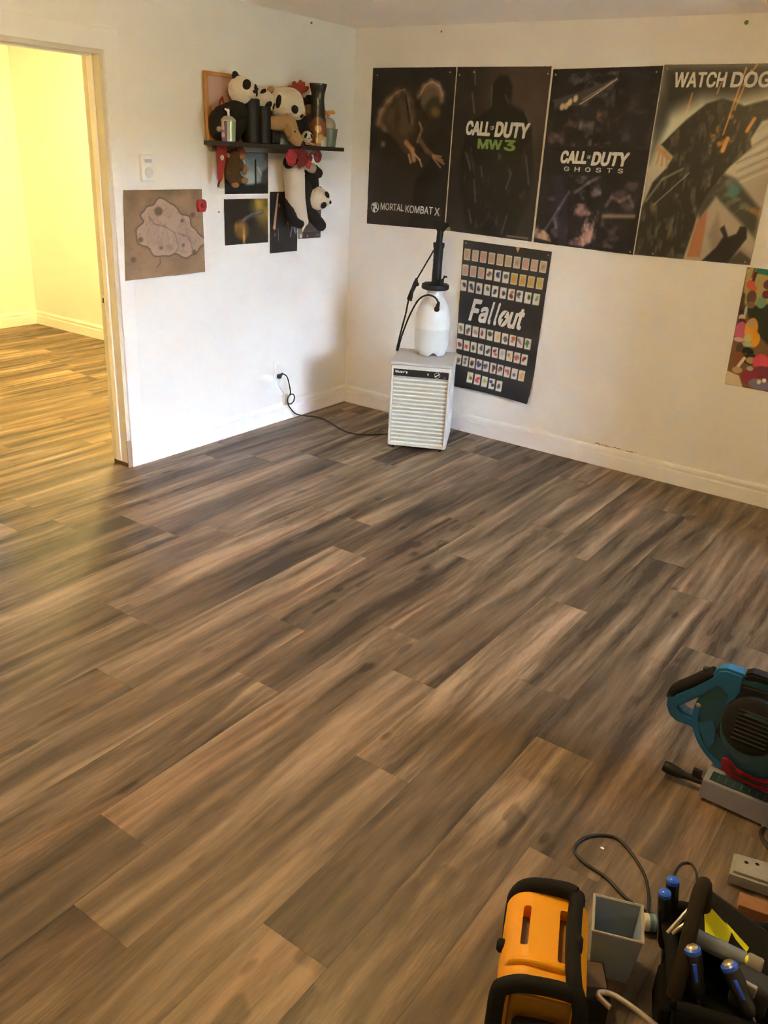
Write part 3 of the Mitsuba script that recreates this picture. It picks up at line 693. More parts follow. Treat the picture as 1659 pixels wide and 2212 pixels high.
for cx, cy, rx, ry, c in [(0.055, 0.135, 0.035, 0.035, (206, 86, 60)), (0.085, 0.165, 0.03, 0.025, (212, 96, 66)), (0.085, 0.24, 0.04, 0.06, (104, 72, 58)), (0.09, 0.30, 0.035, 0.03, (130, 104, 70)), (0.175, 0.27, 0.04, 0.05, (120, 160, 120)), (0.20, 0.12, 0.04, 0.04, (100, 50, 58)), (0.20, 0.20, 0.035, 0.035, (110, 46, 50)),
                           (0.035, 0.37, 0.03, 0.03, (60, 36, 48)), (0.04, 0.41, 0.028, 0.024, (210, 190, 160)), (0.045, 0.45, 0.035, 0.03, (76, 36, 58)), (0.05, 0.53, 0.052, 0.085, (204, 100, 134)), (0.05, 0.60, 0.05, 0.02, (216, 180, 176)), (0.06, 0.36, 0.012, 0.05, (176, 190, 176)), (0.135, 0.50, 0.055, 0.10, (228, 160, 44)), (0.175, 0.58, 0.05, 0.07, (228, 160, 44)), (0.13, 0.455, 0.035, 0.038, (196, 164, 130)),
                           (0.12, 0.58, 0.032, 0.04, (206, 200, 140)), (0.125, 0.63, 0.05, 0.02, (176, 196, 170)), (0.14, 0.69, 0.055, 0.035, (40, 40, 36)), (0.12, 0.74, 0.04, 0.04, (96, 56, 44)), (0.18, 0.75, 0.06, 0.05, (44, 48, 40)), (0.185, 0.76, 0.045, 0.03, (186, 150, 96)), (0.07, 0.67, 0.03, 0.05, (94, 76, 54)), (0.075, 0.76, 0.05, 0.06, (140, 84, 50)),
                           (0.27, 0.76, 0.07, 0.07, (214, 80, 96)), (0.30, 0.86, 0.10, 0.07, (132, 58, 72)), (0.20, 0.90, 0.07, 0.07, (150, 52, 60)), (0.19, 0.83, 0.03, 0.02, (176, 176, 160)), (0.30, 0.95, 0.10, 0.05, (130, 120, 140)), (0.29, 0.93, 0.018, 0.02, (226, 220, 200)), (0.33, 0.91, 0.018, 0.02, (226, 220, 200))]:
    cv.ell((cx, cy), rx, ry, c, 0, 0.008)
cv.seg((0.085, 0.83), (0.125, 0.75), 0.014, (222, 204, 176), 0.006)
cv.ell((0.085, 0.86), 0.045, 0.03, (190, 160, 120), 0, 0.01)
for _ in range(46):
    cv.ell((rg.uniform(0.36, 1.0), rg.uniform(0.05, 0.98)), rg.uniform(.03, .07), rg.uniform(.03, .09), rg.choice([(206, 86, 60), (204, 100, 134), (228, 160, 44), (120, 160, 120), (60, 50, 60), (190, 160, 120), (90, 110, 150), (140, 84, 50)]), rg.uniform(-1, 1), 0.01)
cv.poly([(0, 0.88), (0.11, 0.905), (0.16, 1.0), (0, 1.0)], (216, 196, 166), 0.006, 1)
k6 = sheet_thing('poster', 'crowded multicoloured poster on the back wall, cut by the right edge of the photo', 'poster', sh, cv)
pins(k6, sh, [(0.015, 0.01)], bsdf('pin_red', (0.5, 0.08, 0.05), 0.4))

# the parchment-coloured map over the door casing
sh = on_left(-1.915, -1.375, 1.040, 1.487, 0.0165, ripple(0.002, 5, 3, 1.0), dy=(0.004, 0, 0.006, -0.018), dz=(-0.002, 0.001, 0.002, -0.002))
cv = Canvas(sh.w, sh.h, 0.0030, (154, 124, 94))
n1, n2, n3 = cv.n(3, 3, 31), cv.n(9, 9, 32), cv.n(22, 22, 33)
cv.c *= (0.82 + 0.36 * n1)[:, None]
cv.lay(np.clip(1 - cv.t / 0.30, 0, 1) * np.clip(n2 * 2 - 0.5, 0, 1), (98, 84, 58), 0.75)
ang = np.linspace(0, 2 * np.pi, 60)[:-1]
land = []
for a in ang:
    r = 1 + 0.12 * math.sin(3 * a + 0.6) + 0.07 * math.sin(7 * a + 1) + 0.045 * math.sin(13 * a)
    land.append((0.55 + 0.40 * r * math.cos(a), 0.48 + 0.31 * r * math.sin(a) + 0.10 * (math.cos(a))))
cv.poly(land, (92, 74, 62), 0.07, 0.55)
cv.poly(land, (172, 146, 124), 0.02, 0.95)
cv.poly(land, (146, 122, 104), 0.02, 0.55, np.clip((n2 - 0.5) * 5, 0, 1))
cv.poly([(s * 0.85 + 0.08, t * 0.85 + 0.07) for s, t in land], (120, 96, 82), 0.05, 0.35, np.clip(1 - np.abs(n2 - 0.5) * 22, 0, 1))
cv.line(land + land[:1], 0.006, (96, 74, 64), 0.010, 0.8)
for s_, t_, r_ in ((0.19, 0.55, 0.03), (0.44, 0.66, 0.022), (0.72, 0.65, 0.018), (0.86, 0.74, 0.03), (0.72, 0.36, 0.02), (0.10, 0.77, 0.03), (0.42, 0.24, 0.05), (0.86, 0.30, 0.03)):
    cv.ell((s_, t_), r_, r_ * 0.8, (86, 74, 60), 0, 0.03, 0.75)
cv.line([(0.30, 0.30), (0.36, 0.38), (0.50, 0.42), (0.62, 0.50), (0.66, 0.66), (0.60, 0.76)], 0.004, (110, 88, 76), 0.010, 0.7)
cv.line([(0.66, 0.50), (0.80, 0.56), (0.84, 0.70)], 0.004, (110, 88, 76), 0.010, 0.7)
cv.line([(0.42, 0.78), (0.42, 0.84), (0.38, 0.88)], 0.007, (104, 82, 70), 0.012, 0.8)
cv.lay(np.clip((n3 - 0.6) * 5, 0, 1), (110, 90, 72), 0.25)
k7 = sheet_thing('map', 'brown parchment map of an invented land on the wall under the thermostat', 'map', sh, cv)

# four small prints under the shelf
sh = on_left(-1.184, -0.823, 1.460, 1.714, 0.003, None)
cv = Canvas(sh.w, sh.h, 0.0030, (36, 35, 30))
n1 = cv.n(6, 6, 41)
cv.poly([(0.30, 0.12), (1, 0.10), (1, 0.62), (0.92, 0.74), (0.62, 0.80), (0.50, 0.82), (0.36, 0.60)], (128, 140, 144), 0.08, 0.95)
cv.poly([(0.36, 0.10), (1, 0.10), (1, 0.42), (0.6, 0.36)], (92, 98, 100), 0.15, 0.8, np.clip(n1 * 2 - 0.2, 0, 1))
cv.ell((0.58, 0.66), 0.14, 0.10, (158, 172, 172), 0, 0.10, 0.8)
cv.seg((0.70, 0.28), (0.705, 0.85), 0.020, (34, 34, 30), 0.02)
cv.seg((0.36, 0.26), (0.44, 0.42), 0.018, (48, 50, 50), 0.02)
cv.seg((0.41, 0.22), (0.46, 0.36), 0.008, (200, 196, 186), 0.012)
cv.seg((0.75, 0.42), (0.86, 0.60), 0.010, (190, 180, 160), 0.014)
cv.poly([(0.86, 0.52), (1, 0.40), (1, 1), (0.8, 0.9)], (52, 52, 46), 0.08, 0.9)
cv.ell((0.94, 0.36), 0.04, 0.06, (140, 122, 116), 0, 0.04, 0.7)
cv.poly([(0, 0.76), (0.4, 0.82), (1, 0.78), (1, 1), (0, 1)], (34, 33, 28), 0.06, 1)
sheet_thing('print', 'small print of a pale blue sky over dark shapes, just under the shelf', 'print', sh, cv, 'small prints under the shelf')
sh = on_left(-1.193, -0.825, 1.177, 1.432, 0.003, None)
cv = Canvas(sh.w, sh.h, 0.0030, (46, 38, 28))
n1 = cv.n(5, 5, 42)
cv.ell((0.98, 0.15), 0.32, 0.22, (176, 140, 52), 0, 0.25, 0.9)
cv.ell((0.80, 0.10), 0.10, 0.10, (196, 160, 60), 0, 0.12, 0.8)
cv.poly([(0.72, 0.2), (1, 0.1), (1, 0.8), (0.8, 0.6)], (116, 90, 40), 0.2, 0.7)
cv.line([(0.33, 0.58), (0.46, 0.44), (0.62, 0.36), (0.86, 0.30)], 0.035, (82, 80, 88), 0.03, 0.8)
cv.line([(0.40, 0.47), (0.60, 0.35), (0.84, 0.28)], 0.006, (156, 150, 150), 0.014, 0.7)
cv.ell((0.38, 0.68), 0.15, 0.14, (142, 94, 40), 0.3, 0.12, 0.9)
cv.ell((0.43, 0.86), 0.025, 0.12, (222, 166, 74), 0, 0.06, 0.9)
cv.ell((0.26, 0.60), 0.04, 0.06, (150, 100, 52), 0, 0.05, 0.7)
cv.lay(np.clip((n1 - 0.45) * 3, 0, 1), (30, 25, 20), 0.5)
sheet_thing('print', 'small print of golden light on black, lower left of the prints', 'print', sh, cv, 'small prints under the shelf')
sh = on_left(-0.808, -0.552, 1.110, 1.470, 0.004, None)
cv = Canvas(sh.w, sh.h, 0.0030, (34, 31, 31))
n1 = cv.n(7, 4, 43)
cv.lay(np.clip((n1 - 0.5) * 3, 0, 1), (54, 40, 38), 0.6)
cv.poly([(0.26, 0.02), (0.31, 0.02), (0.19, 0.62), (0.10, 0.60)], (190, 140, 108), 0.02, 0.95)
cv.line([(0.66, 0.34), (0.80, 0.46), (0.95, 0.66)], 0.06, (92, 124, 156), 0.08, 0.85)
cv.ell((0.66, 0.48), 0.035, 0.10, (116, 160, 178), 0, 0.05, 0.85)
cv.line([(0.74, 0.48), (0.80, 0.60), (0.74, 0.74)], 0.020, (186, 116, 96), 0.03, 0.85)
cv.line([(0.86, 0.52), (0.90, 0.66)], 0.012, (190, 210, 220), 0.02, 0.8)
cv.seg((0.29, 0.60), (0.31, 0.80), 0.010, (140, 132, 130), 0.02, 0.7)
cv.ell((0.18, 0.70), 0.03, 0.04, (150, 90, 60), 0, 0.04, 0.7)
cv.ell((0.33, 0.22), 0.03, 0.04, (110, 110, 120), 0, 0.04, 0.7)
cv.ell((0.80, 0.04), 0.3, 0.06, (30, 27, 26), 0, 0.05, 1)
sheet_thing('print', 'tall dark print with an orange streak and blue light beside the hanging panda', 'print', sh, cv, 'small prints under the shelf')
sh = on_left(-0.545, -0.316, 1.183, 1.500, 0.003, None)
cv = Canvas(sh.w, sh.h, 0.0030, (96, 82, 76))
cv.poly([(0, 0.5), (0.22, 0.5), (0.20, 1), (0, 1)], (156, 128, 100), 0.03, 0.9)
cv.poly([(0.22, 0.86), (1, 0.86), (1, 1), (0.22, 1)], (58, 48, 46), 0.03, 0.9)
cv.seg((0.30, 0.86), (0.72, 0.865), 0.012, (140, 92, 84), 0.02, 0.7)
cv.ell((0.13, 0.945), 0.045, 0.055, (196, 190, 184), 0, 0.01)
cv.seg((0.40, 0.94), (0.405, 0.96), 0.014, (190, 184, 176), 0.01)
cv.seg((0.80, 0.945), (0.96, 0.945), 0.03, (88, 88, 72), 0.02)
sheet_thing('print', 'small grey brown print mostly hidden behind the hanging panda', 'print', sh, cv, 'small prints under the shelf')

# ------------------------------------------------------------------ fixtures on the left wall
PLASTW = bsdf('white_plastic', (0.80, 0.79, 0.76), 0.4)
PLASTG = bsdf('grey_plastic', (0.48, 0.48, 0.47), 0.5)
BLACK = bsdf('black_plastic', (0.011, 0.0105, 0.0105), 0.5, spec=0.3)
BLACKGL = bsdf('black_gloss', (0.014, 0.014, 0.016), 0.2, coat=0.6)
RUBBER = bsdf('black_rubber', (0.012, 0.011, 0.0105), 0.8, spec=0.2)
REDP = bsdf('red_plastic', (0.33, 0.025, 0.025), 0.45)
t = thing('thermostat', 'white wall thermostat with a round dial above the brown map', 'thermostat')
part(t, 'body', rbox(0, 0.024, -1.787, -1.704, 1.528, 1.656, 0.004), PLASTW)
part(t, 'dial', lathe([(0, 0), (0.026, 0), (0.026, 0.004), (0.024, 0.007), (0, 0.008)], 28, (0.024, -1.745, 1.570), [1, 0, 0]), bsdf('dial', (0.70, 0.70, 0.70), 0.4), smooth=30)
part(t, 'display', rbox(0.0235, 0.0255, -1.768, -1.722, 1.618, 1.634, 0.001), PLASTG)
t = thing('outlet', 'white wall outlet with a black plug in its lower socket', 'outlet')
part(t, 'cover_plate', rbox(0, 0.006, -0.775, -0.697, 0.280, 0.418, 0.003), PLASTW)
for zz in (0.380, 0.318):
    k = part(t, 'socket', rbox(0.005, 0.0085, -0.756, -0.716, zz - 0.018, zz + 0.018, 0.002), PLASTW)
    for dy, hh in ((-0.008, 0.009), (0.008, 0.007)):
        part(k, 'slot', bx(0.0083, 0.0092, -0.736 + dy - 0.0014, -0.736 + dy + 0.0014, zz - hh + 0.003, zz + hh), PLASTG)
t = thing('phone_jack', 'small beige phone jack low on the wall below the outlet', 'wall jack')
part(t, 'box', rbox(0, 0.022, -0.688, -0.642, 0.108, 0.178, 0.003), bsdf('beige_plastic', (0.62, 0.58, 0.50), 0.5))
part(t, 'wire', tube([(0.006, -0.735, 0.286), (0.006, -0.725, 0.25), (0.006, -0.695, 0.21), (0.008, -0.672, 0.178)], 0.0042, 8), PLASTW, smooth=True, label='white wire rising to the outlet')
part(t, 'wire', tube([(0.008, -0.655, 0.110), (0.010, -0.640, 0.075), (0.016, -0.625, 0.03)], 0.003, 8), PLASTW, smooth=True)
t = thing('wall_box', 'small red box fixed to the wall beside the brown map', 'box')
part(t, 'body', extr(Polygon([(-0.024, -0.036), (0.024, -0.036), (0.037, -0.014), (0.037, 0.014), (0.024, 0.028), (-0.024, 0.028), (-0.034, 0.014), (-0.034, -0.014)]), 0.030, frame((0, -1.386, 1.406), [0, 1, 0], [0, 0, 1], [1, 0, 0]), 0.004), REDP, smooth=30)
part(t, 'cap', lathe([(0, 0), (0.012, 0), (0.010, 0.006), (0, 0.007)], 14, (0.030, -1.385, 1.404), [1, 0, 0]), bsdf('red_cap', (0.24, 0.02, 0.02), 0.4), smooth=30)
NAIL = bsdf('nail', (0.20, 0.17, 0.13), 0.5, metal=0.5)
for nm, p, n, lab, r, m in (('nail', (0, -0.445, 2.412), N_L, 'bare nail high on the left wall near the corner', 0.007, NAIL), ('nail', (0.648, 0, 2.404), N_B, 'bare nail on the back wall above the first black poster', 0.006, NAIL),
                            ('push_pin', (2.407, 0, 2.400), N_B, 'green push pin on the back wall near the ceiling', 0.010, bsdf('green_pin', (0.12, 0.25, 0.05), 0.4)), ('nail', (0, -1.239, 1.364), N_L, 'small nail beside the golden print', 0.005, NAIL)):
    solo(nm, lathe([(0, 0.012), (r * 0.7, 0.011), (r, 0.008), (r * 0.9, 0.006), (r * 0.4, 0.005), (r * 0.4, 0)], 12, p, n), m, lab, 'nail' if nm == 'nail' else 'push pin', smooth=40)
rg = random.Random(5)
ms = []
for a, b in ((1.978, 2.150), (2.178, 2.246)):
    x = a
    while x < b:
        z = 0.1305 + rg.uniform(-0.002, 0.003)
        ms.append(bx(x, x + rg.uniform(0.006, 0.013), -0.0008, 0.0, z, z + rg.uniform(0.003, 0.008)))
        x += 0.0115
k = solo('pencil_scrawl', cat(ms), bsdf('scrawl', (0.42, 0.20, 0.13), 0.8), 'faint red scrawl on the wall just above the baseboard', 'wall mark')
labels[k]['kind'] = 'stuff'

# ------------------------------------------------------------------ the shelf
SHELFM = bsdf('shelf', (0.030, 0.024, 0.020), 0.45)
t = thing('shelf', 'narrow black wall shelf crowded with plush pandas', 'shelf')
ZS = 1.738                                                      # its top
part(t, 'board', rbox(0.001, 0.200, -1.335, -0.340, ZS - 0.022, ZS, 0.002), SHELFM)
part(t, 'wall_rail', rbox(0.001, 0.024, -1.300, -0.375, ZS - 0.050, ZS - 0.0225, 0.002), bsdf('rail', (0.26, 0.20, 0.14), 0.7))

WOODF = bsdf('frame_wood', mikit.proc(lambda p, n, uv: mix((0.40, 0.17, 0.04), (0.56, 0.27, 0.08), fbm(p.y * 30, p.z * 30, p.x * 40))), 0.4)
FUR = bsdf('fur', {'type': 'mesh_attribute', 'name': 'vertex_color'}, 0.95, spec=0.05, sheen=0.6)
FURB = bsdf('fur_black', (0.022, 0.019, 0.017), 0.95, spec=0.05, sheen=0.3)
EYE = bsdf('eye', (0.01, 0.01, 0.01), 0.1)
W_, B_, TAN, BRN = (0.66, 0.58, 0.46), (0.022, 0.019, 0.017), (0.40, 0.245, 0.115), (0.085, 0.045, 0.022)
def unit(v):
    v = np.array(v, float)
    return v / np.linalg.norm(v)
def furry(m, amp=0.0025, f=160, seed=1):
    m = m.copy()
    n = m.vertex_normals
    m.vertices = m.vertices + n * ((meshkit.fbm(m.vertices * f, 3, seed) - 0.5) * 2 * amp)[:, None]
    return m
def plush(name, label, prims, cat='plush toy', head=None, group=None, edge=0.006, amp=0.0025):
    """a plush toy: one continuous body; head = (centre, radii, forward, up, parts)"""
    t = thing(name, label, cat, group)
    m, col = capsules(prims, edge, 6)
    part(t, 'body', furry(m, amp), FUR, smooth=True, color=col)
    return t
def face(t, c, r, f, up, eyes=True, ears=True, ear_r=0.34, patch=(0.30, 0.40), spread=0.46, nose=BLACK, ear_out=0.80, eye_up=0.12, ear_mat=None, patch_mat=None):
    f = unit(f)
    u = unit(np.array(up) - f * (np.array(up) @ f))
    s = np.cross(u, f)                                           # the toy's left is -s seen from the front: +s is image right
    c = np.array(c, float)
    def on(a, b, d=1.0):                                         # point of the head's surface at a to the right, b upwards
        v = s * a + u * b + f * math.sqrt(max(0.05, 1 - a * a - b * b))
        return c + unit(v) * r * d, unit(v)
    for sg in (-1, 1):
        if ears:
            p = c + unit(s * sg * 0.72 + u * 0.70 - f * 0.05) * r * (1.0 + 0.05)
            part(t, 'ear', furry(ellipsoid(p, (r * ear_r, r * ear_r, r * ear_r * 0.45), (s, u, f)), 0.0012), ear_mat or FURB, smooth=True, label='black ear' if ear_mat is None else None)
        if patch:
            p, n = on(sg * spread, eye_up, 0.97)
            a = unit(np.cross(n, u * 0.8 + s * sg * -0.35))
            b = np.cross(n, a)
            k = part(t, 'eye_patch', ellipsoid(p, (r * patch[0], r * patch[1], r * 0.10), (a, b, n)), patch_mat or FURB, smooth=True, label='black eye patch')
            if eyes:
                q, n = on(sg * spread * 0.88, eye_up + 0.05, 1.08)
                part(k, 'eye', ellipsoid(q, (r * 0.08,) * 3, sub=2), EYE, smooth=True)
    q, n = on(0, -0.22, 1.14)
    part(t, 'muzzle', furry(ellipsoid(c + unit(f * 0.93 - u * 0.30) * r * 0.86, (r * 0.42, r * 0.34, r * 0.32), (s, u, f)), 0.001), bsdf('muzzle', W_, 0.95, spec=0.05) if 'mat_muzzle' not in scene else 'mat_muzzle', smooth=True)
    part(t, 'nose', ellipsoid(c + unit(f * 0.95 - u * 0.20) * r * 1.20, (r * 0.15, r * 0.11, r * 0.10), (s, u, f), 2), nose, smooth=True, label='black nose')
GP = 'plush toys on the shelf'
# picture frame leaning on the wall
t = thing('picture_frame', 'orange wooden picture frame leaning on the wall behind the largest panda', 'picture frame')
y0, y1, z0, z1 = -1.338, -1.062, ZS, 2.080
lean = lambda m: (m.apply_transform(trimesh.transformations.rotation_matrix(-0.05, [0, 1, 0], (0.048, 0, ZS))), m)[1]
fw = 0.021
part(t, 'border', lean(cat(rbox(0.026, 0.046, y0, y0 + fw, z0, z1, 0.003))), WOODF)
part(t, 'border', lean(rbox(0.026, 0.046, y1 - fw, y1, z0, z1, 0.003)), WOODF)
part(t, 'border', lean(rbox(0.026, 0.0455, y0 + fw - 0.002, y1 - fw + 0.002, z1 - fw, z1, 0.003)), WOODF)
part(t, 'border', lean(rbox(0.026, 0.0455, y0 + fw - 0.002, y1 - fw + 0.002, z0, z0 + fw, 0.003)), WOODF)
shp = Sheet((0.036, y0 + fw, z1 - fw), (0.036, y1 - fw, z1 - fw), (0.036, y1 - fw, z0 + fw), (0.036, y0 + fw, z0 + fw), N_L, 0.0)
cv = Canvas(shp.w, shp.h, 0.004, (196, 162, 150))
cv.line([(0.30, 0.62), (0.38, 0.40), (0.46, 0.34), (0.52, 0.50), (0.60, 0.64)], 0.03, (160, 52, 36), 0.02, 0.9)
cv.line([(0.42, 0.46), (0.50, 0.62)], 0.03, (216, 200, 176), 0.02, 0.9)
cv.line([(0.06, 0.50), (0.10, 0.66), (0.2, 0.62)], 0.02, (150, 60, 48), 0.02, 0.8)
part(t, 'picture', lean(shp.mesh(cv)), PRINT, smooth=True, color=lin(cv.c))

def shift(d):
    OFF[:] = [d, -0.97 * d, 0.0]
# the three shelf pandas
shift(0.02)
t = plush('plush_panda', 'large plush panda sitting at the left end of the shelf before the picture frame', [
    ((0.100, -1.140, 1.998), 0.072, (0.100, -1.112, 1.992), 0.068, W_), ((0.080, -1.19, 1.800), 0.056, (0.082, -1.13, 1.88), 0.064, B_), ((0.090, -1.285, 1.870), 0.044, (0.092, -1.17, 1.890), 0.060, B_),
    ((0.090, -1.310, 1.850), 0.046, (0.088, -1.318, 1.800), 0.036, B_), ((0.085, -1.27, 1.782), 0.044, (0.078, -1.285, 1.776), 0.034, B_), ((0.085, -1.09, 1.90), 0.058, (0.07, -1.06, 1.78), 0.042, B_), ((0.085, -1.18, 1.778), 0.036, (0.085, -1.20, 1.80), 0.045, B_)], group=GP)
face(t, (0.100, -1.128, 1.995), 0.076, (0.94, 0.02, 0.16), (0, 0.30, 0.95), spread=0.50)
part(t, 'paw_pad', ellipsoid((0.112, -1.326, 1.800), (0.016, 0.018, 0.018)), bsdf('paw', (0.36, 0.26, 0.16), 0.9), smooth=True)
shift(0.0)
t = plush('plush_panda', 'small plush panda peering out from behind the two black canisters', [
    ((0.066, -0.945, 1.968), 0.060, (0.070, -0.915, 1.958), 0.056, W_), ((0.060, -0.93, 1.90), 0.055, (0.055, -0.925, 1.795), 0.056, B_)], group=GP)
face(t, (0.070, -0.925, 1.962), 0.063, (0.80, 0.10, -0.58), (0.3, 0.1, 0.95), patch=(0.28, 0.40))
shift(0.02)
t = plush('plush_panda', 'plush panda with its head bowed to the right over the tan plush dog', [
    ((0.085, -0.805, 1.958), 0.080, (0.100, -0.745, 1.962), 0.082, W_), ((0.100, -0.745, 1.960), 0.080, (0.135, -0.720, 1.922), 0.050, W_), ((0.07, -0.70, 1.85), 0.062, (0.07, -0.625, 1.80), 0.060, B_), ((0.075, -0.62, 1.86), 0.05, (0.085, -0.60, 1.785), 0.046, B_)], group=GP)
c, r = (0.098, -0.762, 1.960), 0.088
f, s_ = unit((0.70, 0.42, -0.50)), None
for p, a, b in (((0.168, -0.775, 1.927), (0.030, 0.021), 0), ((0.125, -0.868, 1.962), (0.016, 0.036), 0.5)):
    n = unit(np.array(p) - np.array([0.095, -0.77, 1.955]))
    x = unit(np.cross(n, [0, 0.55, 1]))
    part(t, 'eye_patch' if b == 0 else 'ear', ellipsoid(p, (*a, 0.012), (x, np.cross(n, x), n)), FURB, smooth=True, label='black eye patch' if b == 0 else 'black ear')
part(t, 'ear', ellipsoid((0.06, -0.86, 2.020), (0.020, 0.026, 0.022)), bsdf('fur_tan', TAN, 0.95, spec=0.05), smooth=True, label='tan ear')
part(t, 'nose', ellipsoid((0.170, -0.722, 1.898), (0.014, 0.014, 0.013)), BLACK, smooth=True, label='black nose')
shift(0.045)
# tan dog hanging its head over the edge
t = plush('plush_dog', 'tan plush dog hanging its head over the front edge of the shelf', [
    ((0.110, -0.905, 1.848), 0.036, (0.125, -0.790, 1.852), 0.044, TAN), ((0.128, -0.785, 1.850), 0.044, (0.150, -0.775, 1.790), 0.040, (0.42, 0.27, 0.13)), ((0.152, -0.775, 1.790), 0.042, (0.180, -0.770, 1.765), 0.034, (0.44, 0.29, 0.15)), ((0.135, -0.83, 1.850), 0.022, (0.168, -0.835, 1.800), 0.020, (0.36, 0.21, 0.09))], group=GP)
part(t, 'nose', ellipsoid((0.205, -0.752, 1.752), (0.012, 0.013, 0.013)), BLACK, smooth=True, label='black nose')
for yy, zz in ((-0.795, 1.832), (-0.752, 1.836)):
    part(t, 'eye', ellipsoid((0.184, yy, zz - 0.022), (0.005, 0.005, 0.005), sub=2), EYE, smooth=True)
# canisters
shift(0.045)
def canister(y, x, r, z1, label):
    t = thing('canister', label, 'canister', 'black canisters on the shelf')
    part(t, 'body', lathe([(0, 0.0), (r - 0.003, 0.0), (r, 0.003), (r, z1 - ZS - 0.018), (r - 0.001, z1 - ZS - 0.017), (r - 0.001, z1 - ZS - 0.0165), (0, z1 - ZS - 0.0165)], 40, (x, y, ZS)), BLACK, smooth=35)
    part(t, 'lid', lathe([(0, 0), (r, 0), (r, 0.012), (r - 0.003, 0.016), (0, 0.016)], 40, (x, y, z1 - 0.0162)), BLACK, smooth=35)
canister(-1.068, 0.104, 0.046, 1.960, 'tall black canister on the shelf, nearer the silver tumbler')
canister(-0.976, 0.106, 0.042, 1.928, 'slimmer black canister on the shelf, nearer the tan plush dog')
shift(0.02)
t = thing('camera_box', 'small black box on the shelf beside the tan plush dog', 'box')
part(t, 'body', rbox(0.070, 0.145, -0.935, -0.868, ZS, 1.806, 0.008), BLACK)
part(t, 'panel', rbox(0.144, 0.147, -0.925, -0.878, ZS + 0.012, 1.790, 0.002), BLACKGL)
# tumbler
shift(0.05)
t = thing('tumbler', 'shiny silver and purple plastic tumbler with a lid on the shelf', 'tumbler')
m = lathe([(0, 0.0), (0.034, 0.0), (0.036, 0.003), (0.041, 0.098), (0.0405, 0.1), (0, 0.1)], 64, (0.118, -1.262, ZS))
m = m.subdivide_to_size(0.012)
a = np.arctan2(m.vertices[:, 1] + 1.262, m.vertices[:, 0] - 0.118)
zz = (m.vertices[:, 2] - ZS) / 0.1
col = np.tile([0.50, 0.52, 0.48], (len(a), 1))
col[(a > -1.35) & (a < -0.95)] = (0.16, 0.07, 0.20)
col[(a <= -1.35) | (a > 2)] = (0.55, 0.43, 0.46)
pur = ((a <= -0.95)) & (((zz > 0.42) & (zz < 0.58)) | (zz < 0.16))
col[pur] = (0.17, 0.08, 0.22)
g = (a > -0.95) & (a < 1.2)
col[g] = np.array([0.46, 0.52, 0.42]) * (1 - zz[g, None] * 0.3) + np.array([0.10, 0.26, 0.02]) * (zz[g, None] * 0.6)
part(t, 'cup', m, bsdf('tumbler', {'type': 'mesh_attribute', 'name': 'vertex_color'}, 0.16, metal=0.35, coat=0.8), smooth=True, color=col)
part(t, 'lid', lathe([(0.0425, 0.0), (0.0425, 0.006), (0.034, 0.016), (0.022, 0.024), (0.012, 0.027), (0, 0.028), (0, 0.0)], 36, (0.118, -1.262, ZS + 0.1)), bsdf('clear_lid', (0.42, 0.38, 0.36), 0.12, coat=0.8), smooth=30)
part(t, 'spout', cat(cyl((0.118, -1.258, ZS + 0.126), (0.120, -1.262, ZS + 0.160), 0.006, 12), cyl((0.120, -1.268, ZS + 0.150), (0.122, -1.285, ZS + 0.158), 0.005, 12)), PLASTW, smooth=30)
# figurine
shift(0.05)
t = plush('panda_figurine', 'little panda figurine with coloured flowers at the shelf edge', [
    ((0.130, -0.628, 1.786), 0.034, (0.130, -0.626, 1.786), 0.034, (0.70, 0.66, 0.58)), ((0.125, -0.628, 1.766), 0.026, (0.125, -0.628, 1.758), 0.022, B_)], cat='figurine', edge=0.004, amp=0.0)
face(t, (0.130, -0.627, 1.786), 0.036, (0.85, -0.50, 0.05), (0, 0.05, 1), patch=(0.22, 0.42), spread=0.52, ear_r=0.26)
for yy, zz, c, i in ((-0.648, 1.749, (0.55, 0.20, 0.30), 0), (-0.615, 1.750, (0.66, 0.38, 0.14), 1), (-0.590, 1.747, (0.50, 0.30, 0.12), 2)):
    part(t, 'flower', cat([ellipsoid((0.150 + 0.006 * math.cos(k * 1.257), yy + 0.008 * math.sin(k * 1.257), zz), (0.006, 0.006, 0.007), sub=1) for k in range(5)]), bsdf(f'flower{i}', c, 0.6), smooth=True)
shift(0.035)
# waisted black bottle with a picture
t = thing('bottle', 'tall waisted black bottle with an orange and gold picture on the shelf', 'bottle')
pr_ = [(0, 0.0), (0.058, 0.0), (0.060, 0.003), (0.056, 0.08), (0.048, 0.16), (0.040, 0.23), (0.0375, 0.265), (0.041, 0.295), (0.052, 0.335), (0.053, 0.345), (0.048, 0.3455), (0.035, 0.30), (0, 0.30)]
m = lathe(pr_, 48, (0.088, -0.478, ZS)).subdivide_to_size(0.011)
a = np.arctan2(m.vertices[:, 1] + 0.478, m.vertices[:, 0] - 0.088) + 0.75
zz = m.vertices[:, 2] - ZS
col = np.tile([0.030, 0.026, 0.020], (len(a), 1))
nz = meshkit.fbm(m.vertices * 60, 3, 4)
w = (zz < 0.145 + 0.02 * np.cos(a * 2))
col[w] = np.array([0.24, 0.085, 0.035]) * (0.6 + 0.8 * nz[w, None])
col[(np.hypot((a + 0.05) * 0.05, zz - 0.098) < 0.020)] = (0.66, 0.48, 0.20)
w = (np.hypot((a - 0.25) * 0.05, zz - 0.05) < 0.017) | (np.hypot((a - 0.05) * 0.05, zz - 0.032) < 0.018)
col[w] = (0.50, 0.30, 0.02)
w = (zz < 0.055) & (a > 0.30) & (a < 1.6) & (zz < 0.075 - 0.06 * np.abs(a - 0.9))
col[w & ~(np.hypot((a - 0.25) * 0.05, zz - 0.05) < 0.017)] = (0.60, 0.55, 0.44)
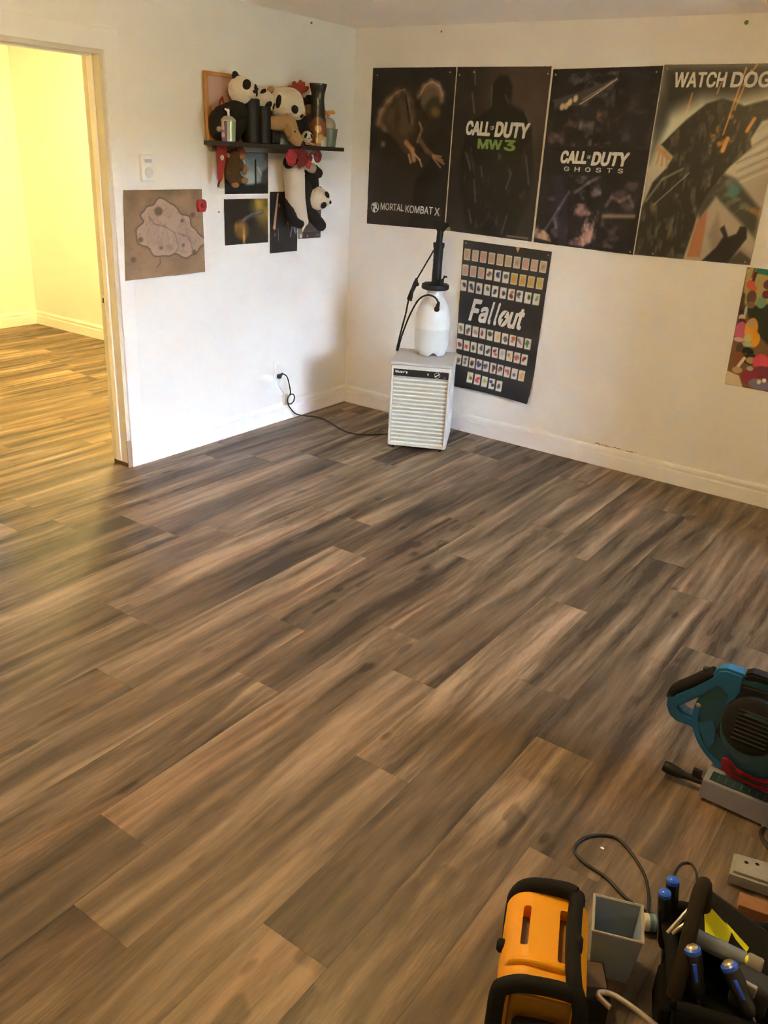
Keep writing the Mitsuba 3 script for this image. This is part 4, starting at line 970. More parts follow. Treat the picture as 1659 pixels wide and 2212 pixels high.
part(t, 'glass', m, bsdf('bottle', {'type': 'mesh_attribute', 'name': 'vertex_color'}, 0.25, coat=0.5), smooth=True, color=col)
shift(0.0)
# red feathery decoration and a plush face with a black hat
REDF = bsdf('red_felt', (0.36, 0.060, 0.035), 0.9, spec=0.1)
t = thing('felt_flower', 'red felt flower with drooping petals behind the pandas on the shelf', 'decoration')
part(t, 'stem', tube([(0.035, -0.585, ZS), (0.034, -0.590, 1.90), (0.036, -0.590, 2.03)], 0.005, 8), bsdf('felt_stem', (0.20, 0.05, 0.03), 0.9), smooth=True)
for i, (dy, dz, L_, w_) in enumerate(((-0.10, 0.015, 0.10, 0.022), (-0.06, 0.045, 0.08, 0.024), (-0.005, 0.055, 0.07, 0.026), (0.045, 0.05, 0.075, 0.02), (0.075, 0.03, 0.085, 0.016), (0.01, -0.085, 0.10, 0.015), (-0.02, -0.05, 0.07, 0.016), (0.04, -0.06, 0.08, 0.014))):
    p = np.array([0.040, -0.590, 2.030])
    q = p + np.array([0.006 * (i % 3), dy, dz])
    part(t, 'petal', trimesh.creation.icosphere(subdivisions=2).apply_transform(frame((p + q) / 2, unit(q - p) * L_ * 0.58, unit(np.cross(q - p, [1, 0, 0])) * w_, np.array([0.007, 0, 0]))), REDF, smooth=True)
t = thing('plush_doll', 'plush doll with a tan face and a black hat standing behind the waisted bottle', 'plush toy')
m, col = capsules([((0.036, -0.490, 1.935), 0.026, (0.036, -0.495, 1.955), 0.028, (0.34, 0.22, 0.11)), ((0.036, -0.49, 1.90), 0.022, (0.036, -0.485, 1.77), 0.031, (0.10, 0.055, 0.035))], 0.006, 6)
part(t, 'body', furry(m, 0.001), FUR, smooth=True, color=col)
part(t, 'hat', cat(lathe([(0, 0), (0.036, 0.0), (0.034, 0.006), (0.028, 0.010), (0.026, 0.040), (0.018, 0.050), (0, 0.052)], 24, (0.040, -0.490, 1.972))), FURB, smooth=True)
for sg in (-1, 1):
    part(t, 'hat_brim', ellipsoid((0.040, -0.475 + sg * 0.066, 1.992 + 0.006 * sg), (0.020, 0.052, 0.020)), FURB, smooth=True)
shift(0.03)
# tin pail with a glass bubble and an orange bow
t = thing('tin_pail', 'pale green tin pail with a glass ball at the right end of the shelf', 'pail')
part(t, 'pail', lathe([(0, 0.0), (0.044, 0.0), (0.046, 0.002), (0.060, 0.102), (0.062, 0.104), (0.058, 0.104), (0.044, 0.008), (0, 0.008)], 40, (0.082, -0.366, ZS)), bsdf('tin_green', (0.21, 0.25, 0.19), 0.35, metal=0.3), smooth=30)
part(t, 'glass_ball', ellipsoid((0.082, -0.370, ZS + 0.118), (0.049, 0.049, 0.052)), bsdf('cloudy_glass', (0.42, 0.39, 0.33), 0.08, coat=1.0), smooth=True)
OR = bsdf('orange_ribbon', (0.52, 0.24, 0.05), 0.7)
part(t, 'bow', cat(ellipsoid((0.080, -0.405, ZS + 0.192), (0.010, 0.034, 0.014)), ellipsoid((0.080, -0.333, ZS + 0.198), (0.010, 0.034, 0.012)), ellipsoid((0.082, -0.37, ZS + 0.186), (0.013, 0.016, 0.014)), cyl((0.08, -0.37, ZS + 0.165), (0.08, -0.37, ZS + 0.185), 0.006, 10)), OR, smooth=True, label='orange ribbon bow')

OFF[:] = [0, 0, 0]
# ------------------------------------------------------------------ what hangs from the shelf
ZB = ZS - 0.022
t = thing('pennant', 'red felt pennant on a dark stick hanging below the left end of the shelf', 'pennant')
part(t, 'flag', extr([(-1.318, ZB - 0.0005), (-1.238, ZB - 0.0005), (-1.256, 1.63), (-1.288, 1.535), (-1.302, 1.530), (-1.320, 1.545)], 0.004, frame((0.085, 0, 0), [0, 1, 0], [0, 0, 1], [1, 0, 0]), 0.001), bsdf('pennant_red', (0.30, 0.035, 0.025), 0.9, spec=0.1))
part(t, 'emblem', extr(Point(-1.284, 1.655).buffer(0.014), 0.001, frame((0.0892, 0, 0), [0, 1, 0], [0, 0, 1], [1, 0, 0])), bsdf('pennant_white', (0.55, 0.50, 0.42), 0.9))
part(t, 'stick', cyl((0.080, -1.255, 1.640), (0.080, -1.312, 1.505), 0.006, 10), bsdf('dark_stick', (0.05, 0.025, 0.018), 0.6), smooth=30)
OFF[:] = [0, 0.022, 0]
t = plush('plush_monkey', 'dark brown plush monkey with tan paws hanging below the shelf', [
    ((0.095, -1.215, 1.668), 0.036, (0.092, -1.215, 1.662), 0.036, BRN), ((0.085, -1.225, 1.63), 0.038, (0.085, -1.225, 1.565), 0.042, BRN), ((0.090, -1.200, 1.640), 0.020, (0.105, -1.160, 1.600), 0.017, BRN), ((0.085, -1.25, 1.64), 0.019, (0.10, -1.268, 1.58), 0.017, BRN),
    ((0.088, -1.215, 1.555), 0.024, (0.110, -1.172, 1.540), 0.019, BRN), ((0.088, -1.240, 1.555), 0.024, (0.112, -1.240, 1.518), 0.019, BRN), ((0.09, -1.20, 1.690), 0.012, (0.09, -1.195, 1.706), 0.008, BRN)])
PAW = bsdf('paw_tan', (0.27, 0.13, 0.045), 0.9)
part(t, 'muzzle', ellipsoid((0.128, -1.190, 1.665), (0.016, 0.022, 0.018)), PAW, smooth=True)
for p, r in (((0.112, -1.158, 1.598), (0.017, 0.016, 0.030)), ((0.120, -1.166, 1.540), (0.016, 0.026, 0.016)), ((0.122, -1.240, 1.516), (0.016, 0.026, 0.015)), ((0.09, -1.262, 1.668), (0.010, 0.014, 0.014))):
    part(t, 'paw', ellipsoid(p, r), PAW, smooth=True, label='tan paw')
part(t, 'cap', ellipsoid((0.095, -1.170, 1.690), (0.022, 0.030, 0.026)), bsdf('cap_red', (0.22, 0.03, 0.02), 0.9), smooth=True, label='red cap')
OFF[:] = [0.047, -0.046, 0]
# red paper hearts
t = thing('heart_garland', 'garland of red paper roses and hearts hanging from the shelf edge', 'garland')
GR = [bsdf('garland_a', (0.38, 0.03, 0.035), 0.7), bsdf('garland_b', (0.15, 0.016, 0.014), 0.7)]
part(t, 'string', tube([(0.157, -0.80, ZB + 0.012), (0.160, -0.74, ZB - 0.006), (0.160, -0.66, ZB - 0.035), (0.160, -0.60, ZB - 0.005), (0.157, -0.57, ZB + 0.010)], 0.0025, 8), GR[1], smooth=True)
for y, z, r, k in ((-0.800, 1.672, 0.042, 0), (-0.752, 1.700, 0.020, 1), (-0.702, 1.682, 0.040, 1), (-0.700, 1.655, 0.030, 1), (-0.725, 1.638, 0.022, 1), (-0.648, 1.640, 0.024, 0), (-0.634, 1.672, 0.020, 1), (-0.668, 1.652, 0.018, 1), (-0.562, 1.684, 0.032, 1)):
    m = trimesh.creation.icosphere(subdivisions=3)
    V = m.vertices
    rr = 1 + 0.10 * np.sin(5 * np.arctan2(V[:, 2], V[:, 1]) + 6 * np.arccos(np.clip(V[:, 0], -1, 1)))
    m.vertices = V * rr[:, None] * np.array([0.45, 1, 1.05]) * r + np.array([0.172, y - 0.012, z])
    part(t, 'rose' if r > 0.03 else 'heart', m, GR[k], smooth=True)
OFF[:] = [0.02, -0.02, 0]
# hanging panda
t = plush('plush_panda', 'long plush panda hanging head down from the shelf by a red garland', [
    ((0.085, -0.685, 1.590), 0.066, (0.080, -0.665, 1.440), 0.062, W_), ((0.080, -0.665, 1.440), 0.062, (0.075, -0.610, 1.335), 0.045, W_), ((0.075, -0.610, 1.335), 0.044, (0.080, -0.575, 1.300), 0.026, W_), ((0.080, -0.575, 1.300), 0.018, (0.080, -0.592, 1.245), 0.005, W_),
    ((0.095, -0.745, 1.640), 0.034, (0.100, -0.690, 1.645), 0.028, B_), ((0.090, -0.535, 1.600), 0.044, (0.085, -0.520, 1.470), 0.052, B_), ((0.090, -0.530, 1.600), 0.044, (0.10, -0.475, 1.585), 0.030, B_), ((0.080, -0.580, 1.50), 0.05, (0.080, -0.560, 1.38), 0.040, B_),
    ((0.085, -0.540, 1.360), 0.042, (0.105, -0.445, 1.275), 0.036, B_), ((0.060, -0.690, 1.420), 0.036, (0.060, -0.665, 1.310), 0.034, B_), ((0.060, -0.665, 1.310), 0.034, (0.085, -0.630, 1.290), 0.030, B_),
    ((0.125, -0.505, 1.440), 0.068, (0.128, -0.500, 1.438), 0.068, W_), ((0.12, -0.560, 1.615), 0.030, (0.12, -0.66, 1.640), 0.020, (0.42, 0.33, 0.22))], cat='plush toy')
face(t, (0.127, -0.502, 1.439), 0.070, (0.86, 0.12, -0.12), (0.1, -0.95, 0.40), patch=(0.30, 0.36), spread=0.5, ears=False)

OFF[:] = [0, 0, 0]

# ------------------------------------------------------------------ the dehumidifier in the corner
DH_C, DH_A, DW, DD, DZ0, DZ1 = (0.950, -0.414), 0.468, 0.370, 0.388, 0.025, 0.562
MD = frame((DH_C[0], DH_C[1], 0), [math.cos(DH_A), math.sin(DH_A), 0], [-math.sin(DH_A), math.cos(DH_A), 0], [0, 0, 1])
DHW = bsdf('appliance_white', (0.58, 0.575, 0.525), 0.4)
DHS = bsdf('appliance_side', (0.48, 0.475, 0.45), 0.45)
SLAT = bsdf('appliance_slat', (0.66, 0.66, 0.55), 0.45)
t = thing('dehumidifier', 'off-white dehumidifier with slatted front standing in the room corner', 'dehumidifier')
hw, hd = DW / 2, DD / 2
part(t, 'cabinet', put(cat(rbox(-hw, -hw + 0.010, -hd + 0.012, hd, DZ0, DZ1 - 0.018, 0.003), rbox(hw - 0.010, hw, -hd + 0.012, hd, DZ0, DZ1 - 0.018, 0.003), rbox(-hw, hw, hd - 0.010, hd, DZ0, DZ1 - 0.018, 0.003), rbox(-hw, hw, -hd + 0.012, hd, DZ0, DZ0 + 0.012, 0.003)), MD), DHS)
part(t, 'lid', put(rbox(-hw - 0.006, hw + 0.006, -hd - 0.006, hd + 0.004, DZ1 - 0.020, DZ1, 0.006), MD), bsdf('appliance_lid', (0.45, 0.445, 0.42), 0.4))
fi = 0.016
part(t, 'front_frame', put(cat(rbox(-hw + 0.004, -hw + fi, -hd, -hd + 0.03, DZ0 + 0.002, DZ1 - 0.021, 0.003), rbox(hw - fi, hw - 0.004, -hd, -hd + 0.03, DZ0 + 0.002, DZ1 - 0.021, 0.003), rbox(-hw + 0.004, hw - 0.004, -hd, -hd + 0.03, DZ1 - 0.045, DZ1 - 0.021, 0.003), rbox(-hw + 0.004, hw - 0.004, -hd, -hd + 0.03, DZ0 + 0.002, DZ0 + 0.018, 0.003)), MD), DHW)
part(t, 'grille_back', put(bx(-hw + fi, hw - fi, -hd + 0.016, -hd + 0.022, DZ0 + 0.01, DZ1 - 0.04), MD), bsdf('grille_back', (0.36, 0.355, 0.32), 0.7))
zs = np.linspace(0.452, 0.048, 17)
prof = [(0.004, -0.0060), (-0.003, -0.0058), (-0.0075, -0.0040), (-0.0088, 0.0), (-0.0075, 0.0040), (-0.003, 0.0056), (0.004, 0.0060), (0.004, -0.0060)]
sl = extr([(a, b) for a, b in prof[:-1]], 2 * (hw - fi) - 0.006)
for z in zs:
    m = put(sl, MD @ frame((-hw + fi + 0.003, -hd + 0.018, z), [0, 1, 0], [0, 0, 1], [1, 0, 0]))
    part(t, 'slat', m, SLAT, smooth=40)
cp = part(t, 'control_panel', put(rbox(-hw + fi, hw - fi, -hd + 0.003, -hd + 0.02, 0.474, DZ1 - 0.045, 0.002), MD), BLACKGL, label='black control strip')
yf = -hd + 0.003
k = part(cp, 'knob', put(lathe([(0, 0), (0.017, 0), (0.017, 0.003), (0.015, 0.004), (0, 0.004)], 24, (0.100, yf, 0.496), [0, -1, 0]), MD), BLACK, smooth=30)
part(cp, 'knob_ring', put(lathe([(0.0155, 0), (0.0175, 0), (0.0175, 0.0048), (0.0155, 0.0048), (0.0155, 0)], 28, (0.100, yf, 0.496), [0, -1, 0]), MD), PLASTG, smooth=30, label='grey ring')
part(cp, 'knob_pointer', put(mv(bx(-0.014, 0.014, -0.010, 0, -0.003, 0.003), (0.100, yf, 0.496), ry=-0.6), MD), PLASTG)
part(cp, 'indicator', put(rbox(0.040, 0.048, yf - 0.003, yf, 0.490, 0.503, 0.001), MD), bsdf('indicator', (0.6, 0.6, 0.5), 0.3))
tx = meshkit.text_mesh("Moov's", 0.016, 0.001, True)
part(cp, 'lettering', put(tx, MD @ frame((-hw + fi + 0.010, yf - 0.0002, 0.4935), [1, 0, 0], [0, 0, 1], [0, -1, 0])), INKW, label='pale maker lettering')
tx = meshkit.text_mesh("R", 0.008, 0.001, True)
part(cp, 'lettering', put(tx, MD @ frame((0.142, yf - 0.0002, 0.480), [1, 0, 0], [0, 0, 1], [0, -1, 0])), PLASTG)
for sx in (-1, 1):
    for sy in (-1, 1):
        c = part(t, 'caster', put(cat(cyl((sx * 0.15 - 0.006, sy * 0.155, 0.0125), (sx * 0.15 + 0.006, sy * 0.155, 0.0125), 0.0125, 16), cyl((sx * 0.15, sy * 0.155, 0.014), (sx * 0.15, sy * 0.155, DZ0 + 0.002), 0.005, 8)), MD), BLACK, smooth=30)
CORD = bsdf('cord', (0.014, 0.014, 0.016), 0.5)
part(t, 'power_cord', tube([(0.050, -0.745, 0.345), (0.062, -0.715, 0.325), (0.058, -0.690, 0.285), (0.048, -0.662, 0.225), (0.045, -0.655, 0.185), (0.045, -0.680, 0.165), (0.048, -0.688, 0.140), (0.050, -0.662, 0.118), (0.056, -0.632, 0.135), (0.056, -0.628, 0.170), (0.052, -0.650, 0.186), (0.044, -0.676, 0.168), (0.040, -0.676, 0.130),
                            (0.034, -0.645, 0.085), (0.036, -0.585, 0.030), (0.070, -0.510, 0.006), (0.130, -0.475, 0.0045), (0.24, -0.492, 0.0045), (0.42, -0.572, 0.0045), (0.53, -0.592, 0.0045), (0.62, -0.545, 0.0045), (0.72, -0.43, 0.0045), (0.80, -0.34, 0.010), (0.85, -0.26, 0.04)], 0.0042, 8, 8), CORD, smooth=True)
part(t, 'plug', cat(rbox(0.009, 0.030, -0.752, -0.722, 0.304, 0.332, 0.005), cyl((0.022, -0.738, 0.320), (0.052, -0.742, 0.344), 0.011, 12, 0.006)), CORD, smooth=30, label='black plug in the wall outlet')

# ------------------------------------------------------------------ the garden sprayer on top of it
t = thing('sprayer', 'white translucent pump sprayer tank with a black pump on the dehumidifier', 'garden sprayer')
TC = np.array([0.928, -0.318, DZ1])
prof = [(0, 0.012), (0.060, 0.012), (0.075, 0.004), (0.088, 0.0), (0.098, 0.004), (0.1045, 0.022), (0.108, 0.060), (0.109, 0.120), (0.109, 0.215), (0.106, 0.250), (0.096, 0.290), (0.080, 0.325), (0.062, 0.352), (0.052, 0.370), (0.048, 0.385), (0.048, 0.404), (0, 0.404)]
m = lathe(prof, 64, TC).subdivide_to_size(0.02)
a = np.arctan2(m.vertices[:, 1] - TC[1], m.vertices[:, 0] - TC[0])
low = np.clip(1 - (m.vertices[:, 2] - TC[2]) / 0.05, 0, 1)
rad = m.vertices[:, :2] - TC[:2]
m.vertices[:, :2] = TC[:2] + rad * (1 - 0.06 * (low * (0.5 - 0.5 * np.cos(a * 6)))[:, None])
m.vertices[:, 2] += 0.022 * low * np.clip(-np.cos(a * 5 + 0.9), 0, 1) * (np.hypot(rad[:, 0], rad[:, 1]) > 0.05)
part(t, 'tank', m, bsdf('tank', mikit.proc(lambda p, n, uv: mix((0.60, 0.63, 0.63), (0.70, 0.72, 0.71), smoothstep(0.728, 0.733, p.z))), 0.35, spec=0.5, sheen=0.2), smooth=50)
z0 = TC[2]
part(t, 'collar', cat(lathe([(0, 0.402), (0.076, 0.402), (0.084, 0.408), (0.086, 0.418), (0.084, 0.432), (0.074, 0.438), (0.034, 0.442), (0, 0.442)], 40, TC)), BLACK, smooth=35)
part(t, 'relief_valve', cat(cyl(TC + [0.055, -0.025, 0.434], TC + [0.062, -0.025, 0.470], 0.012, 12), cyl(TC + [0.062, -0.025, 0.468], TC + [0.078, -0.02, 0.490], 0.005, 8), cyl(TC + [0.066, -0.02, 0.490], TC + [0.090, -0.02, 0.488], 0.005, 8)), BLACK, smooth=35)
dx = np.array([0.004, 0, 0])
part(t, 'pump_barrel', lathe([(0, 0.440), (0.030, 0.440), (0.0285, 0.55), (0.0295, 0.645), (0.034, 0.655), (0.035, 0.672), (0.032, 0.678), (0, 0.678)], 28, TC + dx), BLACK, smooth=35)
part(t, 'pump_rod', cyl(TC + dx + [0, 0, 0.676], TC + dx * 2 + [0, 0, 0.755], 0.019, 20, 0.020), BLACK, smooth=35)
part(t, 'pump_handle', cat(extr([(-0.020, 0.745), (0.022, 0.745), (0.032, 0.762), (0.048, 0.775), (0.048, 0.796), (-0.046, 0.796), (-0.046, 0.775), (-0.026, 0.762)], 0.028, frame(TC + dx * 2 + [0, 0.014, 0], [1, 0, 0], [0, 0, 1], [0, -1, 0]), 0.004)), BLACK, smooth=30)
part(t, 'wand', cat(cyl((0.985, -0.40, 1.262), (0.862, -0.435, 1.022), 0.0048, 10), ellipsoid((0.862, -0.435, 1.018), (0.010, 0.010, 0.016))), BLACK, smooth=35)
part(t, 'wand_handle', cat(cyl((0.862, -0.435, 1.012), (0.815, -0.44, 0.900), 0.014, 14, 0.011), cyl((0.852, -0.445, 0.985), (0.846, -0.458, 0.895), 0.007, 10), ellipsoid((0.874, -0.44, 0.998), (0.012, 0.010, 0.012))), BLACK, smooth=35)
part(t, 'hose', tube([(0.818, -0.44, 0.905), (0.800, -0.44, 0.800), (0.770, -0.435, 0.690), (0.746, -0.432, 0.585), (0.7465, -0.431, 0.5705), (0.754, -0.431, 0.580), (0.780, -0.435, 0.672), (0.826, -0.44, 0.790), (0.885, -0.44, 0.900), (0.945, -0.435, 0.942), (1.000, -0.43, 0.935), (1.020, -0.415, 0.900), (0.990, -0.372, 0.868)], 0.0055, 10, 10), BLACK, smooth=True)
part(t, 'hose_fitting', cat(cyl((0.992, -0.385, 0.858), (1.018, -0.412, 0.905), 0.015, 14, 0.009), lathe([(0, 0), (0.017, 0), (0.017, 0.008), (0, 0.008)], 16, (0.990, -0.383, 0.856), unit((0.5, -0.5, 0.6)))), BLACK, smooth=35)

# ------------------------------------------------------------------ tools at the right: mitre saw
BLUE = bsdf('tool_blue', (0.014, 0.130, 0.290), 0.28, coat=0.4)
TEAL = bsdf('tool_teal', (0.018, 0.090, 0.130), 0.25, coat=0.5)
GREYM = bsdf('cast_metal', (0.29, 0.29, 0.34), 0.5, metal=0.2)
DARKM = bsdf('dark_metal', (0.020, 0.020, 0.022), 0.4)
REDG = bsdf('guard_red', (0.28, 0.008, 0.018), 0.3, coat=0.4)
OFF[:] = [0.008, -0.02, 0]
t = thing('mitre_saw', 'blue mitre saw with a black motor cap standing on the floor at the right edge', 'mitre saw')
YB = -2.53
XZ = lambda y: frame((0, y, 0), [1, 0, 0], [0, 0, 1], [0, -1, 0])          # polygons in (x, z), thickness towards -y
def P(*pts):                                                            # profile read in the saw's middle plane
    return [(x + 0.009, z + 0.042) for x, z in pts]
part(t, 'base', cat(extr([(3.424, 0.012), (3.800, 0.004), (3.800, 0.090), (3.60, 0.082), (3.424, 0.074)], 0.012, XZ(-2.618), 0.002), rbox(3.428, 3.800, -2.62, -2.40, 0.058, 0.076, 0.004), rbox(3.424, 3.436, -2.62, -2.42, 0.012, 0.076, 0.003)), GREYM, label='grey cast metal base')
for x, y in ((3.614, -2.622), (3.45, -2.44), (3.78, -2.44)):
    part(t, 'foot', cyl((x, y, 0.0), (x, y, 0.03), 0.010, 12, 0.008), GREYM, smooth=30)
part(t, 'angle_scale', rbox(3.440, 3.800, -2.618, -2.575, 0.0755, 0.0790, 0.001), bsdf('scale_teal', (0.03, 0.07, 0.08), 0.3, metal=0.3), label='teal angle scale')
for i in range(10):
    part(t + '__angle_scale', 'tick', bx(3.46 + 0.022 * i, 3.462 + 0.022 * i, -2.612, -2.585, 0.0788, 0.0794), bsdf('tick', (0.10, 0.14, 0.15), 0.5) if i == 0 else 'mat_tick')
lv = part(t, 'lock_lever', tube([(3.300, -2.588, 0.034), (3.318, -2.588, 0.033), (3.345, -2.588, 0.031), (3.372, -2.588, 0.032), (3.432, -2.588, 0.036)], [0.016, 0.0185, 0.0165, 0.011, 0.010], 16), BLACK, smooth=True, label='black locking grip')
part(lv, 'thumb_lever', rbox(3.385, 3.412, -2.594, -2.580, 0.038, 0.070, 0.004), BLACK)
disc = Point(3.512, 0.240).buffer(0.172, 48)
gd = disc.intersection(sbox(3.0, 0.080, 4.0, 1.0))
part(t, 'blade_guard', extr(gd, 0.052, XZ(-2.500), 0.006), TEAL, smooth=30, label='dark teal blade guard')
part(t, 'guard_rib', extr(disc.intersection(sbox(3.0, 0.080, 3.46, 0.255)).difference(Point(3.512, 0.240).buffer(0.150, 48)), 0.060, XZ(-2.496), 0.004), BLUE, smooth=30)
part(t, 'blade', extr(Point(3.512, 0.215).buffer(0.130, 40).intersection(sbox(3, 0.079, 4, 1)), 0.003, XZ(-2.515)), STEEL, label='steel saw blade')
part(t, 'red_guard', cat(extr([(3.452, 0.130), (3.470, 0.136), (3.50, 0.112), (3.56, 0.108), (3.66, 0.150), (3.66, 0.086), (3.56, 0.080), (3.49, 0.080), (3.458, 0.096)], 0.016, XZ(-2.560), 0.003)), REDG, smooth=30, label='red lower guard')
part(t, 'red_guard_edge', tube([(3.476, -2.578, 0.122), (3.50, -2.578, 0.106), (3.56, -2.578, 0.100), (3.63, -2.578, 0.122)], 0.004, 8), DARKM, smooth=True)
arm = [(3.424, 0.250), (3.436, 0.330), (3.455, 0.385), (3.56, 0.395), (3.72, 0.39), (3.78, 0.30), (3.78, 0.10), (3.70, 0.082), (3.62, 0.16), (3.52, 0.15), (3.45, 0.16), (3.415, 0.20)]
part(t, 'arm', extr(arm, 0.040, XZ(-2.520), 0.006), DARKM, smooth=30, label='black swing arm')
outer = P((3.250, 0.200), (3.252, 0.178), (3.266, 0.150), (3.290, 0.136), (3.328, 0.138), (3.352, 0.134), (3.372, 0.118), (3.382, 0.088), (3.405, 0.085), (3.418, 0.120), (3.412, 0.165), (3.400, 0.190), (3.420, 0.250), (3.452, 0.300), (3.448, 0.372), (3.395, 0.372), (3.372, 0.362), (3.356, 0.330), (3.312, 0.278), (3.268, 0.232))
hole = P((3.290, 0.192), (3.304, 0.178), (3.334, 0.174), (3.366, 0.176), (3.392, 0.200), (3.404, 0.250), (3.410, 0.288), (3.386, 0.304), (3.346, 0.256))
part(t, 'handle', extr(Polygon(outer).buffer(-0.006).buffer(0.006).difference(Polygon(hole).buffer(-0.004).buffer(0.004)), 0.050, XZ(-2.505), 0.008), BLUE, smooth=40, label='blue D-shaped handle')
part(t, 'handle_grip', tube([(x, -2.530, z) for x, z in P((3.256, 0.198), (3.272, 0.236), (3.314, 0.280), (3.352, 0.324), (3.364, 0.340))], [0.015, 0.021, 0.022, 0.021, 0.016], 14), RUBBER, smooth=True, label='black rubber grip')
part(t, 'trigger', cat(tube([(x, -2.535, z) for x, z in P((3.352, 0.238), (3.372, 0.262), (3.392, 0.284))], [0.008, 0.010, 0.008], 12)), bsdf('trigger', (0.08, 0.22, 0.20), 0.35), smooth=True, label='green trigger')
part(t, 'lock_button', lathe([(0, 0), (0.009, 0), (0.009, 0.006), (0.005, 0.009), (0, 0.009)], 14, (3.352, -2.545, 0.262), [0, -1, 0]), GREYM, smooth=30)
part(t, 'motor', lathe([(0, 0), (0.084, 0), (0.089, 0.006), (0.089, 0.085), (0.084, 0.098), (0.06, 0.104), (0, 0.104)], 48, (3.520, -2.530, 0.272), unit((0, -1, -0.05))), TEAL, smooth=35, label='teal motor housing')
mc = part(t, 'motor_cap', lathe([(0.082, 0), (0.0825, 0.006), (0.078, 0.024), (0.066, 0.032), (0.03, 0.035), (0, 0.0355), (0, 0.0)], 48, (3.514, -2.612, 0.302), unit((0.0, -0.92, 0.38))), RUBBER, smooth=35, label='black motor cap')
A = frame((3.514, -2.612, 0.302), unit((1, 0, 0)), unit((0, 0.38, 0.92)), unit((0, -0.92, 0.38)))
for i in range(8):
    part(mc, 'vent_rib', put(rbox(-0.042, 0.050, -0.044 + 0.0118 * i - 0.002, -0.044 + 0.0118 * i + 0.002, 0.031, 0.0385, 0.001), A), DARKM)
part(t, 'top_bar', cat(extr([(3.444, 0.408), (3.47, 0.425), (3.80, 0.43), (3.80, 0.395), (3.46, 0.385)], 0.045, XZ(-2.505), 0.006)), RUBBER, smooth=30)
part(t, 'badge', rbox(3.470, 3.545, -2.5525, -2.5495, 0.362, 0.384, 0.001), bsdf('badge', (0.12, 0.15, 0.13), 0.4))
part(t, 'side_bolt', ellipsoid((3.347, -2.535, 0.380), (0.010, 0.008, 0.010), sub=2), DARKM, smooth=True)
part(t, 'power_cord', tube([(3.66, -2.52, 0.06), (3.625, -2.60, 0.008), (3.612, -2.66, 0.006), (3.640, -2.705, 0.006), (3.68, -2.735, 0.006), (3.75, -2.74, 0.006)], 0.0055, 10), CORD, smooth=True)

OFF[:] = [0, 0, 0]
# ------------------------------------------------------------------ yellow jobsite radio
YEL = bsdf('tool_yellow', (0.86, 0.365, 0.002), 0.38, spec=0.4)
YEL2 = bsdf('tool_yellow_dark', (0.30, 0.13, 0.006), 0.5)
t = thing('radio', 'yellow jobsite radio with a black rubber roll cage on the floor', 'radio')
RA, RC = 0.384, (3.356, -3.607)
MR = frame((RC[0], RC[1], 0), [math.cos(RA), math.sin(RA), 0], [-math.sin(RA), math.cos(RA), 0], [0, 0, 1])
w, d, h = 0.087, 0.114, 0.275
arc = [(-w, 0.03), (w, 0.03), (w, h - 0.045)] + [(w - 0.045 + 0.045 * math.cos(a), h - 0.045 + 0.045 * math.sin(a)) for a in np.linspace(0.15, 1.45, 6)] + [(-w + 0.06 - 0.06 * math.sin(a), h - 0.06 + 0.06 * math.cos(a)) for a in np.linspace(0.1, 1.5, 8)]
body = extr(arc, 2 * d, frame((0, d, 0), [1, 0, 0], [0, 0, 1], [0, -1, 0]), 0.010)
body = man(body) - man(rbox(-0.052, -0.036, -0.035, 0.065, h - 0.040, h + 0.02, 0.005)) - man(rbox(0.024, 0.060, -0.060, 0.070, h - 0.030, h + 0.03, 0.006))
part(t, 'body', put(tm(body), MR), YEL, smooth=35)
part(t, 'slot_floor', put(bx(-0.052, -0.036, -0.035, 0.065, h - 0.044, h - 0.036), MR), bsdf('slot', (0.16, 0.13, 0.10), 0.7), label='grey slot in the yellow top')
part(t, 'recess_floor', put(bx(0.024, 0.060, -0.060, 0.070, h - 0.034, h - 0.027), MR), YEL2)
part(t, 'top_rib', put(tube([(-0.074, -0.070, h - 0.045), (-0.060, -0.074, h - 0.008), (-0.02, -0.076, h + 0.003), (0.03, -0.078, h + 0.002), (0.066, -0.080, h - 0.012)], 0.008, 10), MR), YEL, smooth=True)
def bar(pts, r, name='cage_bar'):
    part(t, name, put(tube(pts, r, 12, 8), MR), RUBBER, smooth=True)
bar([(-0.070, 0.108, 0.10), (-0.072, 0.118, 0.20), (-0.066, 0.120, 0.245), (-0.036, 0.120, 0.274), (0.030, 0.118, 0.284), (0.054, 0.110, 0.284)], 0.018)
bar([(0.062, 0.122, 0.16), (0.062, 0.122, 0.25), (0.056, 0.100, 0.286), (0.052, 0.03, 0.290), (0.052, -0.05, 0.290), (0.058, -0.112, 0.284), (0.074, -0.138, 0.25), (0.078, -0.140, 0.14), (0.076, -0.136, 0.03)], 0.0155)
bar([(-0.082, -0.128, 0.03), (-0.084, -0.132, 0.15), (-0.083, -0.130, 0.235), (-0.074, -0.128, 0.256), (-0.040, -0.124, 0.270), (0.020, -0.122, 0.275), (0.070, -0.124, 0.274)], 0.0165)
bar([(-0.070, 0.110, 0.10), (-0.074, 0.06, 0.032), (-0.074, -0.06, 0.030), (-0.080, -0.126, 0.05)], 0.014)
bar([(0.072, 0.118, 0.18), (0.080, 0.07, 0.06), (0.080, 0.0, 0.032), (0.078, -0.09, 0.030), (0.076, -0.134, 0.05)], 0.014)
for p, r in (((-0.084, -0.128, 0.228), 0.021), ((0.054, -0.02, 0.288), 0.019), ((-0.086, -0.01, 0.225), 0.014), ((-0.084, -0.130, 0.045), 0.024)):
    part(t, 'bumper', put(cyl((p[0] - 0.012, p[1], p[2]), (p[0] + 0.016, p[1], p[2]), r, 16, bev=0.005), MR), RUBBER, smooth=35)
